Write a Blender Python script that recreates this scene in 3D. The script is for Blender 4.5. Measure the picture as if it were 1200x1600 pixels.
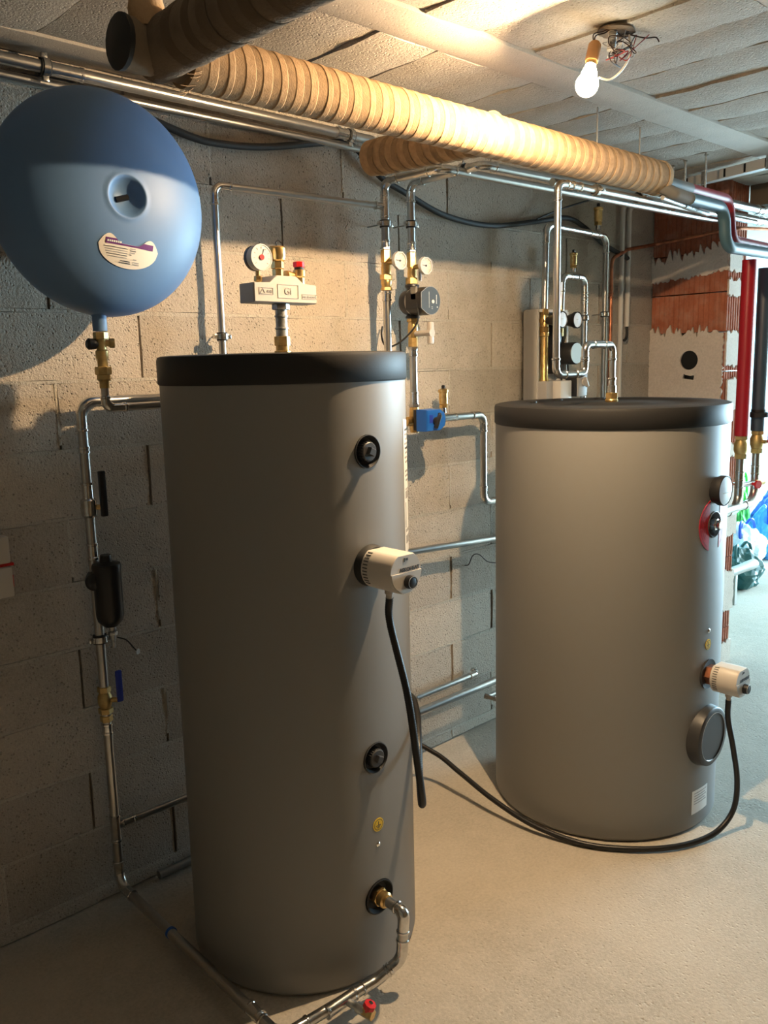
import bpy, bmesh, math, random
from mathutils import Vector, Matrix, noise
random.seed(7)
scene = bpy.context.scene
COL = scene.collection
for o in list(bpy.data.objects):
    bpy.data.objects.remove(o)

# ------------------------------------------------------------------ camera, light, exposure
cam_data = bpy.data.cameras.new('camera')
cam = bpy.data.objects.new('camera', cam_data)
COL.objects.link(cam)
FOCAL = 1338.0 / 1600.0 * 36.0
cam_data.sensor_fit = 'VERTICAL'
cam_data.sensor_height = 36.0
cam_data.sensor_width = 27.0
cam_data.lens = FOCAL
cam_data.clip_start = 0.02
PITCH, ROLL, YAW = 0.1715, -0.0238, 0.7535
_fw = Vector((math.sin(YAW) * math.cos(PITCH), math.cos(YAW) * math.cos(PITCH), -math.sin(PITCH)))
_r = Vector((math.cos(YAW), -math.sin(YAW), 0))
_u = _r.cross(_fw)
_R = _r * math.cos(ROLL) + _u * math.sin(ROLL)
_U = -_r * math.sin(ROLL) + _u * math.cos(ROLL)
cam.matrix_world = Matrix(((_R.x, _U.x, -_fw.x, 0), (_R.y, _U.y, -_fw.y, 0), (_R.z, _U.z, -_fw.z, 1.68), (0, 0, 0, 1)))
scene.camera = cam

world = bpy.data.worlds.new('daylight')
scene.world = world
world.use_nodes = True
bg = world.node_tree.nodes['Background']
bg.inputs[0].default_value = (0.55, 0.83, 1.0, 1)
bg.inputs[1].default_value = 58.0

# garage opening in the far right wall: the portal only guides sampling of the sky outside
OPEN_X, OPEN_Y0, OPEN_Y1, OPEN_Z1 = 10.6, -1.4, 2.5, 2.35
pl = bpy.data.lights.new('sky_portal', 'AREA')
pl.shape = 'RECTANGLE'
pl.size = OPEN_Y1 - OPEN_Y0
pl.size_y = OPEN_Z1
pl.cycles.is_portal = True
po = bpy.data.objects.new('sky_portal', pl)
COL.objects.link(po)
po.location = (OPEN_X + 0.02, (OPEN_Y0 + OPEN_Y1) / 2, OPEN_Z1 / 2)
po.rotation_euler = (0, math.radians(90), math.radians(0))
po.matrix_world = Matrix(((0, 0, 1, OPEN_X + 0.02), (1, 0, 0, (OPEN_Y0 + OPEN_Y1) / 2), (0, 1, 0, OPEN_Z1 / 2), (0, 0, 0, 1)))

BULB_STRENGTH = 38500.0
BULB_COLOR = (1.0, 0.70, 0.40, 1)

vs = scene.view_settings
vs.view_transform = 'Standard'
vs.look = 'None'
vs.exposure = 0.0
vs.gamma = 1.0
vs.use_curve_mapping = False

# ------------------------------------------------------------------ helpers
def V(*a):
    return Vector(a)

def tag(o, label=None, cat=None, group=None, kind=None):
    if label: o['label'] = label
    if cat: o['category'] = cat
    if group: o['group'] = group
    if kind: o['kind'] = kind
    return o

def thing(name, label, cat, loc=(0, 0, 0), group=None):
    o = bpy.data.objects.new(name, None)
    o.empty_display_size = 0.05
    COL.objects.link(o)
    o.location = loc
    return tag(o, label, cat, group)

def frame(axis):
    a = Vector(axis).normalized()
    ref = Vector((0, 0, 1)) if abs(a.z) < 0.9 else Vector((1, 0, 0))
    x = ref.cross(a).normalized()
    y = a.cross(x)
    return x, y, a

class MB:
    def __init__(self):
        self.v, self.f = [], []
    def add(self, vs_, fs):
        n = len(self.v)
        self.v += [tuple(p) for p in vs_]
        self.f += [tuple(i + n for i in f) for f in fs]
        return self
    def box(self, c, s, bev=0.0, rot=None):
        """box centred at c with sizes s; bev chamfers every edge; rot is a 3x3"""
        hx, hy, hz = s[0] / 2, s[1] / 2, s[2] / 2
        bm = bmesh.new()
        bmesh.ops.create_cube(bm, size=1)
        for v in bm.verts:
            v.co = Vector((v.co.x * s[0], v.co.y * s[1], v.co.z * s[2]))
        if bev > 0:
            bmesh.ops.bevel(bm, geom=list(bm.edges), offset=bev, segments=2, profile=0.5, affect='EDGES')
        if rot is not None:
            for v in bm.verts: v.co = rot @ v.co
        for v in bm.verts: v.co += Vector(c)
        bm.verts.index_update()
        self.add([v.co for v in bm.verts], [[v.index for v in f.verts] for f in bm.faces])
        bm.free()
        return self
    def ring_sweep(self, pts, radii, seg=16, cap=True, phase=0.0):
        """sweep circles of given radii along pts with parallel transport"""
        pts = [Vector(p) for p in pts]
        n = len(pts)
        tang = []
        for i in range(n):
            a = pts[max(i - 1, 0)]; b = pts[min(i + 1, n - 1)]
            t = (b - a)
            if t.length < 1e-9: t = tang[-1] if tang else Vector((0, 0, 1))
            tang.append(t.normalized())
        x, y, _ = frame(tang[0])
        vs_, fs = [], []
        for i in range(n):
            if i:
                q = tang[i - 1].rotation_difference(tang[i])
                x = q @ x; y = q @ y
            for k in range(seg):
                a = 2 * math.pi * k / seg + phase
                vs_.append(pts[i] + (x * math.cos(a) + y * math.sin(a)) * radii[i])
        for i in range(n - 1):
            for k in range(seg):
                k2 = (k + 1) % seg
                fs.append((i * seg + k, i * seg + k2, (i + 1) * seg + k2, (i + 1) * seg + k))
        if cap:
            fs.append(tuple(reversed(range(seg))))
            fs.append(tuple((n - 1) * seg + k for k in range(seg)))
        return self.add(vs_, fs)
    def tube(self, pts, r, seg=16, bend=0.0):
        p = fillet(pts, bend) if bend else [Vector(q) for q in pts]
        return self.ring_sweep(p, [r] * len(p), seg)
    def lathe(self, origin, axis, prof, seg=32, phase=0.0):
        """prof: list of (radius, distance along axis)"""
        o = Vector(origin)
        x, y, a = frame(axis)
        vs_, fs = [], []
        for (r, t) in prof:
            for k in range(seg):
                an = 2 * math.pi * k / seg + phase
                vs_.append(o + a * t + (x * math.cos(an) + y * math.sin(an)) * r)
        for i in range(len(prof) - 1):
            for k in range(seg):
                k2 = (k + 1) % seg
                fs.append((i * seg + k, i * seg + k2, (i + 1) * seg + k2, (i + 1) * seg + k))
        m_ = (len(prof) - 1) * seg
        if len(prof) > 2 and abs(prof[0][1] - prof[-1][1]) < 1e-7 and prof[0][0] > 1e-6 and prof[-1][0] > 1e-6:
            for k in range(seg):           # closed ring section: no end discs
                k2 = (k + 1) % seg
                fs.append((m_ + k, m_ + k2, k2, k))
            return self.add(vs_, fs)
        if prof[0][0] > 1e-6: fs.append(tuple(reversed(range(seg))))
        if prof[-1][0] > 1e-6: fs.append(tuple(m_ + k for k in range(seg)))
        return self.add(vs_, fs)
    def hexnut(self, origin, axis, r, t0, t1):
        return self.lathe(origin, axis, [(r * 0.9, t0), (r, t0 + 0.0015), (r, t1 - 0.0015), (r * 0.9, t1)], 6)
    def prism(self, poly, to3, d):
        """poly: 2-D outline (convex or mildly concave), to3 maps (u,v,w) to 3-D, d thickness along w"""
        n = len(poly)
        vs_ = [to3(u, v, 0) for u, v in poly] + [to3(u, v, d) for u, v in poly]
        fs = [tuple(reversed(range(n))), tuple(range(n, 2 * n))]
        for k in range(n):
            k2 = (k + 1) % n
            fs.append((k, k2, n + k2, n + k))
        return self.add(vs_, fs)
    def mesh(self, name, smooth=True, angle=38):
        me = bpy.data.meshes.new(name)
        me.from_pydata(self.v, [], self.f)
        me.validate()
        bm = bmesh.new(); bm.from_mesh(me)
        bmesh.ops.recalc_face_normals(bm, faces=bm.faces)
        bm.to_mesh(me); bm.free()
        if smooth:
            me.polygons.foreach_set('use_smooth', [True] * len(me.polygons))
            me.set_sharp_from_angle(angle=math.radians(angle))
        return me
    def build(self, name, mat, parent=None, smooth=True, angle=38):
        return obj(name, self.mesh(name, smooth, angle), mat, parent)

def obj(name, me, mat, parent=None):
    o = bpy.data.objects.new(name, me)
    COL.objects.link(o)
    if mat is not None and not me.materials:
        me.materials.append(mat)
    if parent is not None:
        o.parent = parent
        # geometry is written in world coordinates; undo the parents' offset
        w = Vector((0, 0, 0)); p = parent
        while p is not None:
            w += p.location; p = p.parent
        o.location = -w
    return o

def place(o, parent, loc):
    """parent o and put its origin at the world point loc"""
    w = Vector((0, 0, 0)); p = parent
    while p is not None:
        w += p.location; p = p.parent
    o.parent = parent
    o.location = Vector(loc) - w
    return o

def fillet(pts, r, n=8):
    pts = [Vector(p) for p in pts]
    out = [pts[0]]
    for i in range(1, len(pts) - 1):
        p0, p, p1 = pts[i - 1], pts[i], pts[i + 1]
        a = (p0 - p); b = (p1 - p)
        la, lb = a.length, b.length
        a.normalize(); b.normalize()
        ang = a.angle(b)
        if ang > math.pi - 0.02:
            out.append(p); continue
        d = min(r / math.tan(ang / 2), la * 0.48, lb * 0.48)
        rr = d * math.tan(ang / 2)
        c = p + (a + b).normalized() * (rr / math.sin(ang / 2))
        s = p + a * d - c; e = p + b * d - c
        tot = s.angle(e); ax = s.cross(e).normalized()
        for k in range(n + 1):
            out.append(c + Matrix.Rotation(tot * k / n, 3, ax) @ s)
    out.append(pts[-1])
    return out

def spline(pts, n=10):
    """Catmull-Rom through pts"""
    P = [Vector(p) for p in pts]
    P = [P[0] * 2 - P[1]] + P + [P[-1] * 2 - P[-2]]
    out = []
    for i in range(1, len(P) - 2):
        for k in range(n):
            t = k / n
            a, b, c, d = P[i - 1], P[i], P[i + 1], P[i + 2]
            out.append(0.5 * ((2 * b) + (c - a) * t + (2 * a - 5 * b + 4 * c - d) * t * t + (3 * b - a - 3 * c + d) * t ** 3))
    out.append(P[-2])
    return out

def resample(pts, step):
    pts = [Vector(p) for p in pts]
    L = [0.0]
    for a, b in zip(pts, pts[1:]): L.append(L[-1] + (b - a).length)
    n = max(2, int(L[-1] / step)); out = []; j = 0
    for i in range(n + 1):
        s = L[-1] * i / n
        while j < len(L) - 2 and L[j + 1] < s: j += 1
        t = (s - L[j]) / max(L[j + 1] - L[j], 1e-9)
        out.append(pts[j].lerp(pts[j + 1], t))
    return out

def outline_mesh(name, loops, thick, mtx, bev=0.0):
    """flat plate from 2-D closed loops (holes allowed), as a mesh"""
    cu = bpy.data.curves.new(name, 'CURVE')
    cu.dimensions = '2D'; cu.fill_mode = 'BOTH'
    cu.extrude = thick / 2
    for lp in loops:
        sp = cu.splines.new('POLY')
        sp.points.add(len(lp) - 1)
        for i, (u, v) in enumerate(lp): sp.points[i].co = (u, v, 0, 1)
        sp.use_cyclic_u = True
    ob = bpy.data.objects.new(name, cu)
    COL.objects.link(ob)
    me = bpy.data.meshes.new_from_object(ob)
    bpy.data.objects.remove(ob); bpy.data.curves.remove(cu)
    me.transform(mtx)
    me.name = name
    return me

def text_mesh(name, body, size, mtx, thick=0.0006, bold=0.0):
    cu = bpy.data.curves.new(name, 'FONT')
    cu.body = body; cu.size = size; cu.extrude = thick
    cu.align_x = 'CENTER'; cu.align_y = 'CENTER'
    cu.offset = bold
    cu.resolution_u = 3
    ob = bpy.data.objects.new(name, cu)
    COL.objects.link(ob)
    me = bpy.data.meshes.new_from_object(ob)
    bpy.data.objects.remove(ob); bpy.data.curves.remove(cu)
    me.transform(mtx)
    return me

def face_mtx(o, right, up):
    r = Vector(right).normalized(); u = Vector(up).normalized(); n = r.cross(u)
    return Matrix(((r.x, u.x, n.x, o[0]), (r.y, u.y, n.y, o[1]), (r.z, u.z, n.z, o[2]), (0, 0, 0, 1)))

# ------------------------------------------------------------------ materials
MATS = {}
def mat(name, color, rough=0.5, metal=0.0, bump=None, vary=None, spec=None, emit=None, coat=0.0, trans=0.0):
    """bump: (scale, strength, distance); vary: (scale, dark_color, low, high) noise mix in world space"""
    m = bpy.data.materials.new(name)
    m.use_nodes = True
    nt = m.node_tree; N = nt.nodes; L = nt.links
    b = N['Principled BSDF']
    b.inputs['Base Color'].default_value = (*color, 1)
    b.inputs['Roughness'].default_value = rough
    b.inputs['Metallic'].default_value = metal
    if spec is not None: b.inputs['Specular IOR Level'].default_value = spec
    if coat: b.inputs['Coat Weight'].default_value = coat
    if trans: b.inputs['Transmission Weight'].default_value = trans
    if emit:
        b.inputs['Emission Color'].default_value = emit[0]
        b.inputs['Emission Strength'].default_value = emit[1]
    geo = None
    if bump or vary:
        geo = N.new('ShaderNodeNewGeometry')
    if vary:
        nz = N.new('ShaderNodeTexNoise'); nz.inputs['Scale'].default_value = vary[0]
        nz.inputs['Detail'].default_value = 6
        L.new(geo.outputs['Position'], nz.inputs['Vector'])
        mp = N.new('ShaderNodeMapRange'); mp.inputs[1].default_value = vary[2]; mp.inputs[2].default_value = vary[3]
        L.new(nz.outputs['Fac'], mp.inputs[0])
        mx = N.new('ShaderNodeMix'); mx.data_type = 'RGBA'
        mx.inputs[6].default_value = (*color, 1); mx.inputs[7].default_value = (*vary[1], 1)
        L.new(mp.outputs[0], mx.inputs[0]); L.new(mx.outputs[2], b.inputs['Base Color'])
    if bump:
        nb = N.new('ShaderNodeTexNoise'); nb.inputs['Scale'].default_value = bump[0]; nb.inputs['Detail'].default_value = 5
        L.new(geo.outputs['Position'], nb.inputs['Vector'])
        bp = N.new('ShaderNodeBump'); bp.inputs['Strength'].default_value = bump[1]; bp.inputs['Distance'].default_value = bump[2]
        L.new(nb.outputs['Fac'], bp.inputs['Height']); L.new(bp.outputs[0], b.inputs['Normal'])
    MATS[name] = m
    return m

def concrete(name, c1, c2, c3, grain=130.0, pore=85.0, depth=0.007, pore_amt=0.75, rough=0.92, objvar=0.12, big=2.2):
    """granular concrete: blotches, aggregate grain, pits; world-space so every block differs"""
    m = bpy.data.materials.new(name); m.use_nodes = True
    nt = m.node_tree; N = nt.nodes; L = nt.links
    b = N['Principled BSDF']; b.inputs['Roughness'].default_value = rough
    b.inputs['Specular IOR Level'].default_value = 0.2
    geo = N.new('ShaderNodeNewGeometry')
    def nz(scale, det, rgh=0.55):
        n = N.new('ShaderNodeTexNoise'); n.inputs['Scale'].default_value = scale
        n.inputs['Detail'].default_value = det; n.inputs['Roughness'].default_value = rgh
        L.new(geo.outputs['Position'], n.inputs['Vector']); return n
    def rng(src, a, c, lo=0.0, hi=1.0):
        n = N.new('ShaderNodeMapRange'); n.inputs[1].default_value = a; n.inputs[2].default_value = c
        n.inputs[3].default_value = lo; n.inputs[4].default_value = hi
        L.new(src, n.inputs[0]); return n.outputs[0]
    def mix(fac, A, B, mode='MIX'):
        n = N.new('ShaderNodeMix'); n.data_type = 'RGBA'; n.blend_type = mode
        if isinstance(fac, (int, float)): n.inputs[0].default_value = fac
        else: L.new(fac, n.inputs[0])
        for i, s in ((6, A), (7, B)):
            if isinstance(s, tuple): n.inputs[i].default_value = (*s, 1)
            else: L.new(s, n.inputs[i])
        return n.outputs[2]
    blot = nz(big, 5); mid = nz(14, 4); fine = nz(grain, 3, 0.7)
    col = mix(rng(blot.outputs['Fac'], 0.38, 0.62), c1, c2)
    col = mix(rng(mid.outputs['Fac'], 0.45, 0.75, 0, 0.6), col, c3)
    vor = N.new('ShaderNodeTexVoronoi'); vor.inputs['Scale'].default_value = pore
    L.new(geo.outputs['Position'], vor.inputs['Vector'])
    msk = nz(30, 3)
    pit0 = rng(vor.outputs['Distance'], 0.0, 0.32, 1.0, 0.0)
    pm = N.new('ShaderNodeMath'); pm.operation = 'MULTIPLY'
    L.new(pit0, pm.inputs[0]); L.new(rng(msk.outputs['Fac'], 0.36, 0.56), pm.inputs[1])
    pit = pm.outputs[0]
    pa = N.new('ShaderNodeMath'); pa.operation = 'MULTIPLY'; pa.inputs[1].default_value = pore_amt
    L.new(pit, pa.inputs[0])
    dark = tuple(x * 0.45 for x in c2)
    col = mix(pa.outputs[0], col, dark)
    col = mix(rng(fine.outputs['Fac'], 0.3, 0.7, 0.0, 0.5), col, tuple(min(1, x * 1.35) for x in c1))
    oi = N.new('ShaderNodeObjectInfo')
    hv = N.new('ShaderNodeHueSaturation')
    L.new(rng(oi.outputs['Random'], 0, 1, 1 - objvar, 1 + objvar), hv.inputs['Value'])
    L.new(col, hv.inputs['Color'])
    L.new(hv.outputs['Color'], b.inputs['Base Color'])
    ad = N.new('ShaderNodeMath'); ad.operation = 'SUBTRACT'
    L.new(fine.outputs['Fac'], ad.inputs[0]); L.new(pit, ad.inputs[1])
    ad2 = N.new('ShaderNodeMath'); ad2.operation = 'ADD'
    L.new(ad.outputs[0], ad2.inputs[0]); L.new(mid.outputs['Fac'], ad2.inputs[1])
    bp = N.new('ShaderNodeBump'); bp.inputs['Strength'].default_value = 0.85; bp.inputs['Distance'].default_value = depth
    L.new(ad2.outputs[0], bp.inputs['Height']); L.new(bp.outputs[0], b.inputs['Normal'])
    MATS[name] = m
    return m

concrete('block', (0.46, 0.40, 0.33), (0.36, 0.32, 0.26), (0.50, 0.45, 0.38))
concrete('mortar', (0.48, 0.44, 0.37), (0.40, 0.36, 0.30), (0.52, 0.48, 0.41), grain=120, pore_amt=0.35, objvar=0.05)
concrete('infill', (0.44, 0.39, 0.33), (0.36, 0.32, 0.27), (0.48, 0.43, 0.36), pore_amt=0.4, depth=0.004, objvar=0.07)
concrete('beam', (0.44, 0.39, 0.33), (0.38, 0.34, 0.29), (0.47, 0.42, 0.36), grain=220, pore_amt=0.12, depth=0.001, objvar=0.03)
concrete('floor', (0.46, 0.42, 0.36), (0.36, 0.33, 0.28), (0.50, 0.46, 0.40), grain=90, pore=60, pore_amt=0.10, depth=0.0016, rough=0.8, objvar=0.0, big=1.3)
concrete('plaster', (0.60, 0.52, 0.45), (0.55, 0.47, 0.40), (0.64, 0.57, 0.50), grain=90, pore_amt=0.10, depth=0.0015, objvar=0.03, big=4)
concrete('clay', (0.38, 0.13, 0.07), (0.30, 0.10, 0.055), (0.52, 0.33, 0.25), grain=80, pore_amt=0.2, depth=0.002, objvar=0.10, big=9)
mat('jacket', (0.235, 0.230, 0.222), 0.5, 0.0, spec=0.45, bump=(500, 0.05, 0.0004), vary=(40, (0.235, 0.232, 0.226), 0.4, 0.6))
mat('lid', (0.017, 0.017, 0.018), 0.55, spec=0.35, bump=(260, 0.25, 0.0008))
mat('black_plastic', (0.015, 0.015, 0.017), 0.4)
mat('black_rubber', (0.018, 0.018, 0.018), 0.65)
mat('hose', (0.012, 0.012, 0.013), 0.42)
mat('dark_cap', (0.04, 0.041, 0.044), 0.42)
mat('recess', (0.05, 0.05, 0.052), 0.5)
mat('steel', (0.55, 0.54, 0.52), 0.28, 1.0, bump=(90, 0.05, 0.0006), vary=(22, (0.50, 0.49, 0.47), 0.4, 0.7))
mat('press_steel', (0.72, 0.71, 0.69), 0.2, 1.0, vary=(60, (0.55, 0.54, 0.52), 0.4, 0.7))
mat('galvanised', (0.55, 0.56, 0.55), 0.42, 0.9, vary=(70, (0.36, 0.37, 0.37), 0.42, 0.62))
mat('dull_steel', (0.36, 0.35, 0.33), 0.45, 0.9, bump=(160, 0.2, 0.0008))
mat('chrome', (0.85, 0.84, 0.82), 0.1, 1.0)
mat('brass', (0.80, 0.56, 0.24), 0.3, 0.95, vary=(60, (0.62, 0.40, 0.15), 0.4, 0.7))
mat('brass_dull', (0.62, 0.46, 0.20), 0.45, 0.75, vary=(50, (0.48, 0.34, 0.14), 0.4, 0.7))
mat('copper', (0.62, 0.25, 0.14), 0.38, 0.9, vary=(30, (0.35, 0.14, 0.08), 0.4, 0.65))
mat('vessel_blue', (0.095, 0.19, 0.37), 0.5, 0.0, bump=(6, 0.05, 0.004), vary=(3, (0.105, 0.215, 0.42), 0.4, 0.6))
mat('white_plastic', (0.60, 0.58, 0.55), 0.4)
mat('cream_plastic', (0.50, 0.455, 0.41), 0.45)
mat('grey_plastic', (0.36, 0.345, 0.33), 0.45)
mat('heater_white', (0.62, 0.58, 0.53), 0.4)
mat('knob_grey', (0.10, 0.105, 0.11), 0.35)
mat('blue_plastic', (0.012, 0.12, 0.52), 0.38)
mat('blue_lever', (0.02, 0.05, 0.42), 0.4)
mat('red_plastic', (0.62, 0.015, 0.02), 0.35)
mat('red_label', (0.55, 0.01, 0.03), 0.45)
mat('red_print', (0.25, 0.004, 0.012), 0.5)
mat('yellow_label', (0.85, 0.55, 0.03), 0.45)
mat('label_white', (0.80, 0.80, 0.78), 0.5)
mat('label_cream', (0.80, 0.74, 0.64), 0.5)
mat('print_dark', (0.05, 0.05, 0.05), 0.6)
mat('print_grey', (0.35, 0.34, 0.33), 0.6)
mat('purple', (0.13, 0.02, 0.16), 0.45)
mat('gauge_face', (0.62, 0.60, 0.57), 0.35)
mat('gauge_blue', (0.72, 0.76, 0.86), 0.25, coat=0.5)
mat('pump_face', (0.055, 0.065, 0.075), 0.35)
mat('pump_face_pale', (0.42, 0.52, 0.55), 0.35)
mat('white_shell', (0.66, 0.62, 0.57), 0.75)
mat('grey_foam', (0.17, 0.165, 0.155), 0.6)
mat('red_sleeve', (0.30, 0.015, 0.03), 0.45)
mat('red_vertical', (0.42, 0.008, 0.02), 0.4)
mat('blue_sleeve', (0.05, 0.11, 0.15), 0.42)
mat('navy_sleeve', (0.05, 0.085, 0.125), 0.42)
mat('pvc_grey', (0.42, 0.43, 0.42), 0.45)
mat('conduit', (0.62, 0.58, 0.53), 0.5)
mat('wire_dark', (0.04, 0.02, 0.015), 0.5)
mat('wire_white', (0.75, 0.70, 0.60), 0.45)
mat('wire_red', (0.35, 0.03, 0.02), 0.45)
mat('socket', (0.55, 0.27, 0.10), 0.5)
mat('hole_dark', (0.01, 0.01, 0.01), 0.9)
mat('painted_blue', (0.36, 0.66, 0.78), 0.7, vary=(5, (0.42, 0.72, 0.82), 0.4, 0.6), bump=(60, 0.2, 0.001))
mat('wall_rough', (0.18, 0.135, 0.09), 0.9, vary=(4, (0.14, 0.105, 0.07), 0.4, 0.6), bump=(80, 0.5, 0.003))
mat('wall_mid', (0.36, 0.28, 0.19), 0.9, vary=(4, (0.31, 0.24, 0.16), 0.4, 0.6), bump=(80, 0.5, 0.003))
mat('wrap_tan', (0.50, 0.33, 0.185), 0.95, bump=(220, 0.5, 0.002), vary=(45, (0.40, 0.255, 0.14), 0.4, 0.65), spec=0.1)
mat('wrap_dark', (0.36, 0.235, 0.13), 0.95, bump=(240, 0.5, 0.002), vary=(50, (0.28, 0.185, 0.105), 0.4, 0.65), spec=0.1)
mat('wrap_dust', (0.14, 0.105, 0.075), 0.95, bump=(120, 0.8, 0.004), vary=(12, (0.20, 0.15, 0.105), 0.35, 0.65), spec=0.1)
mat('wrap_brown', (0.155, 0.115, 0.08), 0.95, bump=(120, 0.6, 0.003), vary=(12, (0.12, 0.09, 0.062), 0.35, 0.65), spec=0.1)  # dark brown wrap turns with a mottled tone
mat('wrap_paper', (0.26, 0.20, 0.14), 0.95, bump=(60, 0.6, 0.003), vary=(10, (0.19, 0.145, 0.10), 0.35, 0.65), spec=0.1)
mat('bag_blue', (0.02, 0.10, 0.62), 0.3)
mat('bag_sky', (0.10, 0.45, 0.85), 0.3)
mat('bag_white', (0.70, 0.82, 0.90), 0.3)
mat('bag_green', (0.12, 0.62, 0.10), 0.3)
mat('bag_teal', (0.015, 0.10, 0.10), 0.4)
mat('box_navy', (0.03, 0.08, 0.18), 0.5)
mat('bulb_glow', (1, 0.9, 0.75), 0.3, emit=(BULB_COLOR, BULB_STRENGTH))
mat('bulb_neck', (0.9, 0.85, 0.75), 0.4, emit=((1.0, 0.80, 0.5, 1), 45.0))
def glass_mat():
    m = bpy.data.materials.new('bulb_glass'); m.use_nodes = True
    nt = m.node_tree; N = nt.nodes; L = nt.links
    N.remove(N['Principled BSDF'])
    tr = N.new('ShaderNodeBsdfTransparent'); em = N.new('ShaderNodeEmission'); mx = N.new('ShaderNodeMixShader')
    em.inputs[0].default_value = (1.0, 0.86, 0.62, 1); em.inputs[1].default_value = 12.0
    mx.inputs[0].default_value = 0.25
    L.new(tr.outputs[0], mx.inputs[1]); L.new(em.outputs[0], mx.inputs[2])
    L.new(mx.outputs[0], N['Material Output'].inputs[0])
    MATS['bulb_glass'] = m
glass_mat()
M = MATS

# ------------------------------------------------------------------ setting
WALL_Y = 2.46
CEIL_Z = 2.53
def slab(name, lo, hi, m, parent=None, structure=True):
    b = MB().box([(a + c) / 2 for a, c in zip(lo, hi)], [c - a for a, c in zip(lo, hi)])
    o = b.build(name, m, parent, smooth=False)
    if structure and parent is None: o['kind'] = 'structure'
    return o

floor = slab('floor', (-1.7, -2.3, -0.15), (10.8, 3.5, 0.0), M['floor'])
wall_back = slab('wall_back', (-1.7, WALL_Y + 0.018, -0.1), (4.54, 2.70, 2.75), M['mortar'])
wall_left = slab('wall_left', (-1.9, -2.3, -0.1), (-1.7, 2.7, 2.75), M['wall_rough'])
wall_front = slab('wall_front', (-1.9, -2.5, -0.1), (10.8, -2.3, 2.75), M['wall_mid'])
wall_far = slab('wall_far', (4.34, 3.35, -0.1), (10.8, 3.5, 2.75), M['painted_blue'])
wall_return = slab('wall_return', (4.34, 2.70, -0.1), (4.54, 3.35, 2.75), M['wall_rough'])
# right wall pieces around the garage opening
wr = MB()
wr.box((10.7, (OPEN_Y1 + 3.5) / 2, 1.3), (0.2, 3.5 - OPEN_Y1, 2.9))
wr.box((10.7, (OPEN_Y0 - 2.5) / 2, 1.3), (0.2, OPEN_Y0 + 2.5, 2.9))
wr.box((10.7, (OPEN_Y0 + OPEN_Y1) / 2, (OPEN_Z1 + 2.75) / 2), (0.2, OPEN_Y1 - OPEN_Y0, 2.75 - OPEN_Z1))
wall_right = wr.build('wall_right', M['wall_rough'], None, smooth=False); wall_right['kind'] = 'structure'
# added partition with a wide doorway, put in to cut the daylight fill
DOOR_Y0 = 0.25
pw = MB()
pw.box((4.64, (DOOR_Y0 - 2.3) / 2, 1.27), (0.2, DOOR_Y0 + 2.3, 2.56))
pw.box((4.64, (DOOR_Y0 + 2.04) / 2, 2.49), (0.2, 2.04 - DOOR_Y0, 0.12))
added_partition = pw.build('added_partition', M['wall_rough'], None, smooth=False); added_partition['kind'] = 'structure'
ceiling = slab('ceiling', (-1.9, -2.5, CEIL_Z + 0.012), (10.8, 3.5, 2.80), M['beam'])

# wall blocks: courses 0.20 m, module 0.56 m, running bond; joints stay recessed
def rough_block(name, w, d, h, seed, nx=8, nz=4, amp=0.002, chip=0.0025):
    """block whose front face (toward -Y) is slightly uneven with worn arrises; origin at the centre of the front face"""
    rnd = random.Random(seed)
    b = MB()
    vs_, fs = [], []
    for j in range(nz + 1):
        for i in range(nx + 1):
            u = i / nx; v = j / nz
            x = (u - 0.5) * w; z = (v - 0.5) * h
            y = (noise.noise(Vector((x * 9 + seed * 3.1, z * 9, seed))) ) * amp
            if i in (0, nx): x -= math.copysign(abs(rnd.gauss(0, 0.0015)), x); y += chip * rnd.uniform(0.4, 1.0)
            if j in (0, nz): z -= math.copysign(abs(rnd.gauss(0, 0.0012)), z); y += chip * rnd.uniform(0.3, 0.9)
            vs_.append((x, y, z))
    for j in range(nz):
        for i in range(nx):
            a = j * (nx + 1) + i
            fs.append((a, a + 1, a + nx + 2, a + nx + 1))
    # sides going back
    ring = [i for i in range(nx + 1)] + [j * (nx + 1) + nx for j in range(1, nz + 1)] + \
           [nz * (nx + 1) + i for i in range(nx - 1, -1, -1)] + [j * (nx + 1) for j in range(nz - 1, 0, -1)]
    n0 = len(vs_)
    for k in ring: vs_.append((vs_[k][0], d, vs_[k][2]))
    m = len(ring)
    for k in range(m):
        fs.append((ring[k], n0 + k, n0 + (k + 1) % m, ring[(k + 1) % m]))
    b.add(vs_, fs)
    return b.mesh(name, True, 50)

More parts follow.
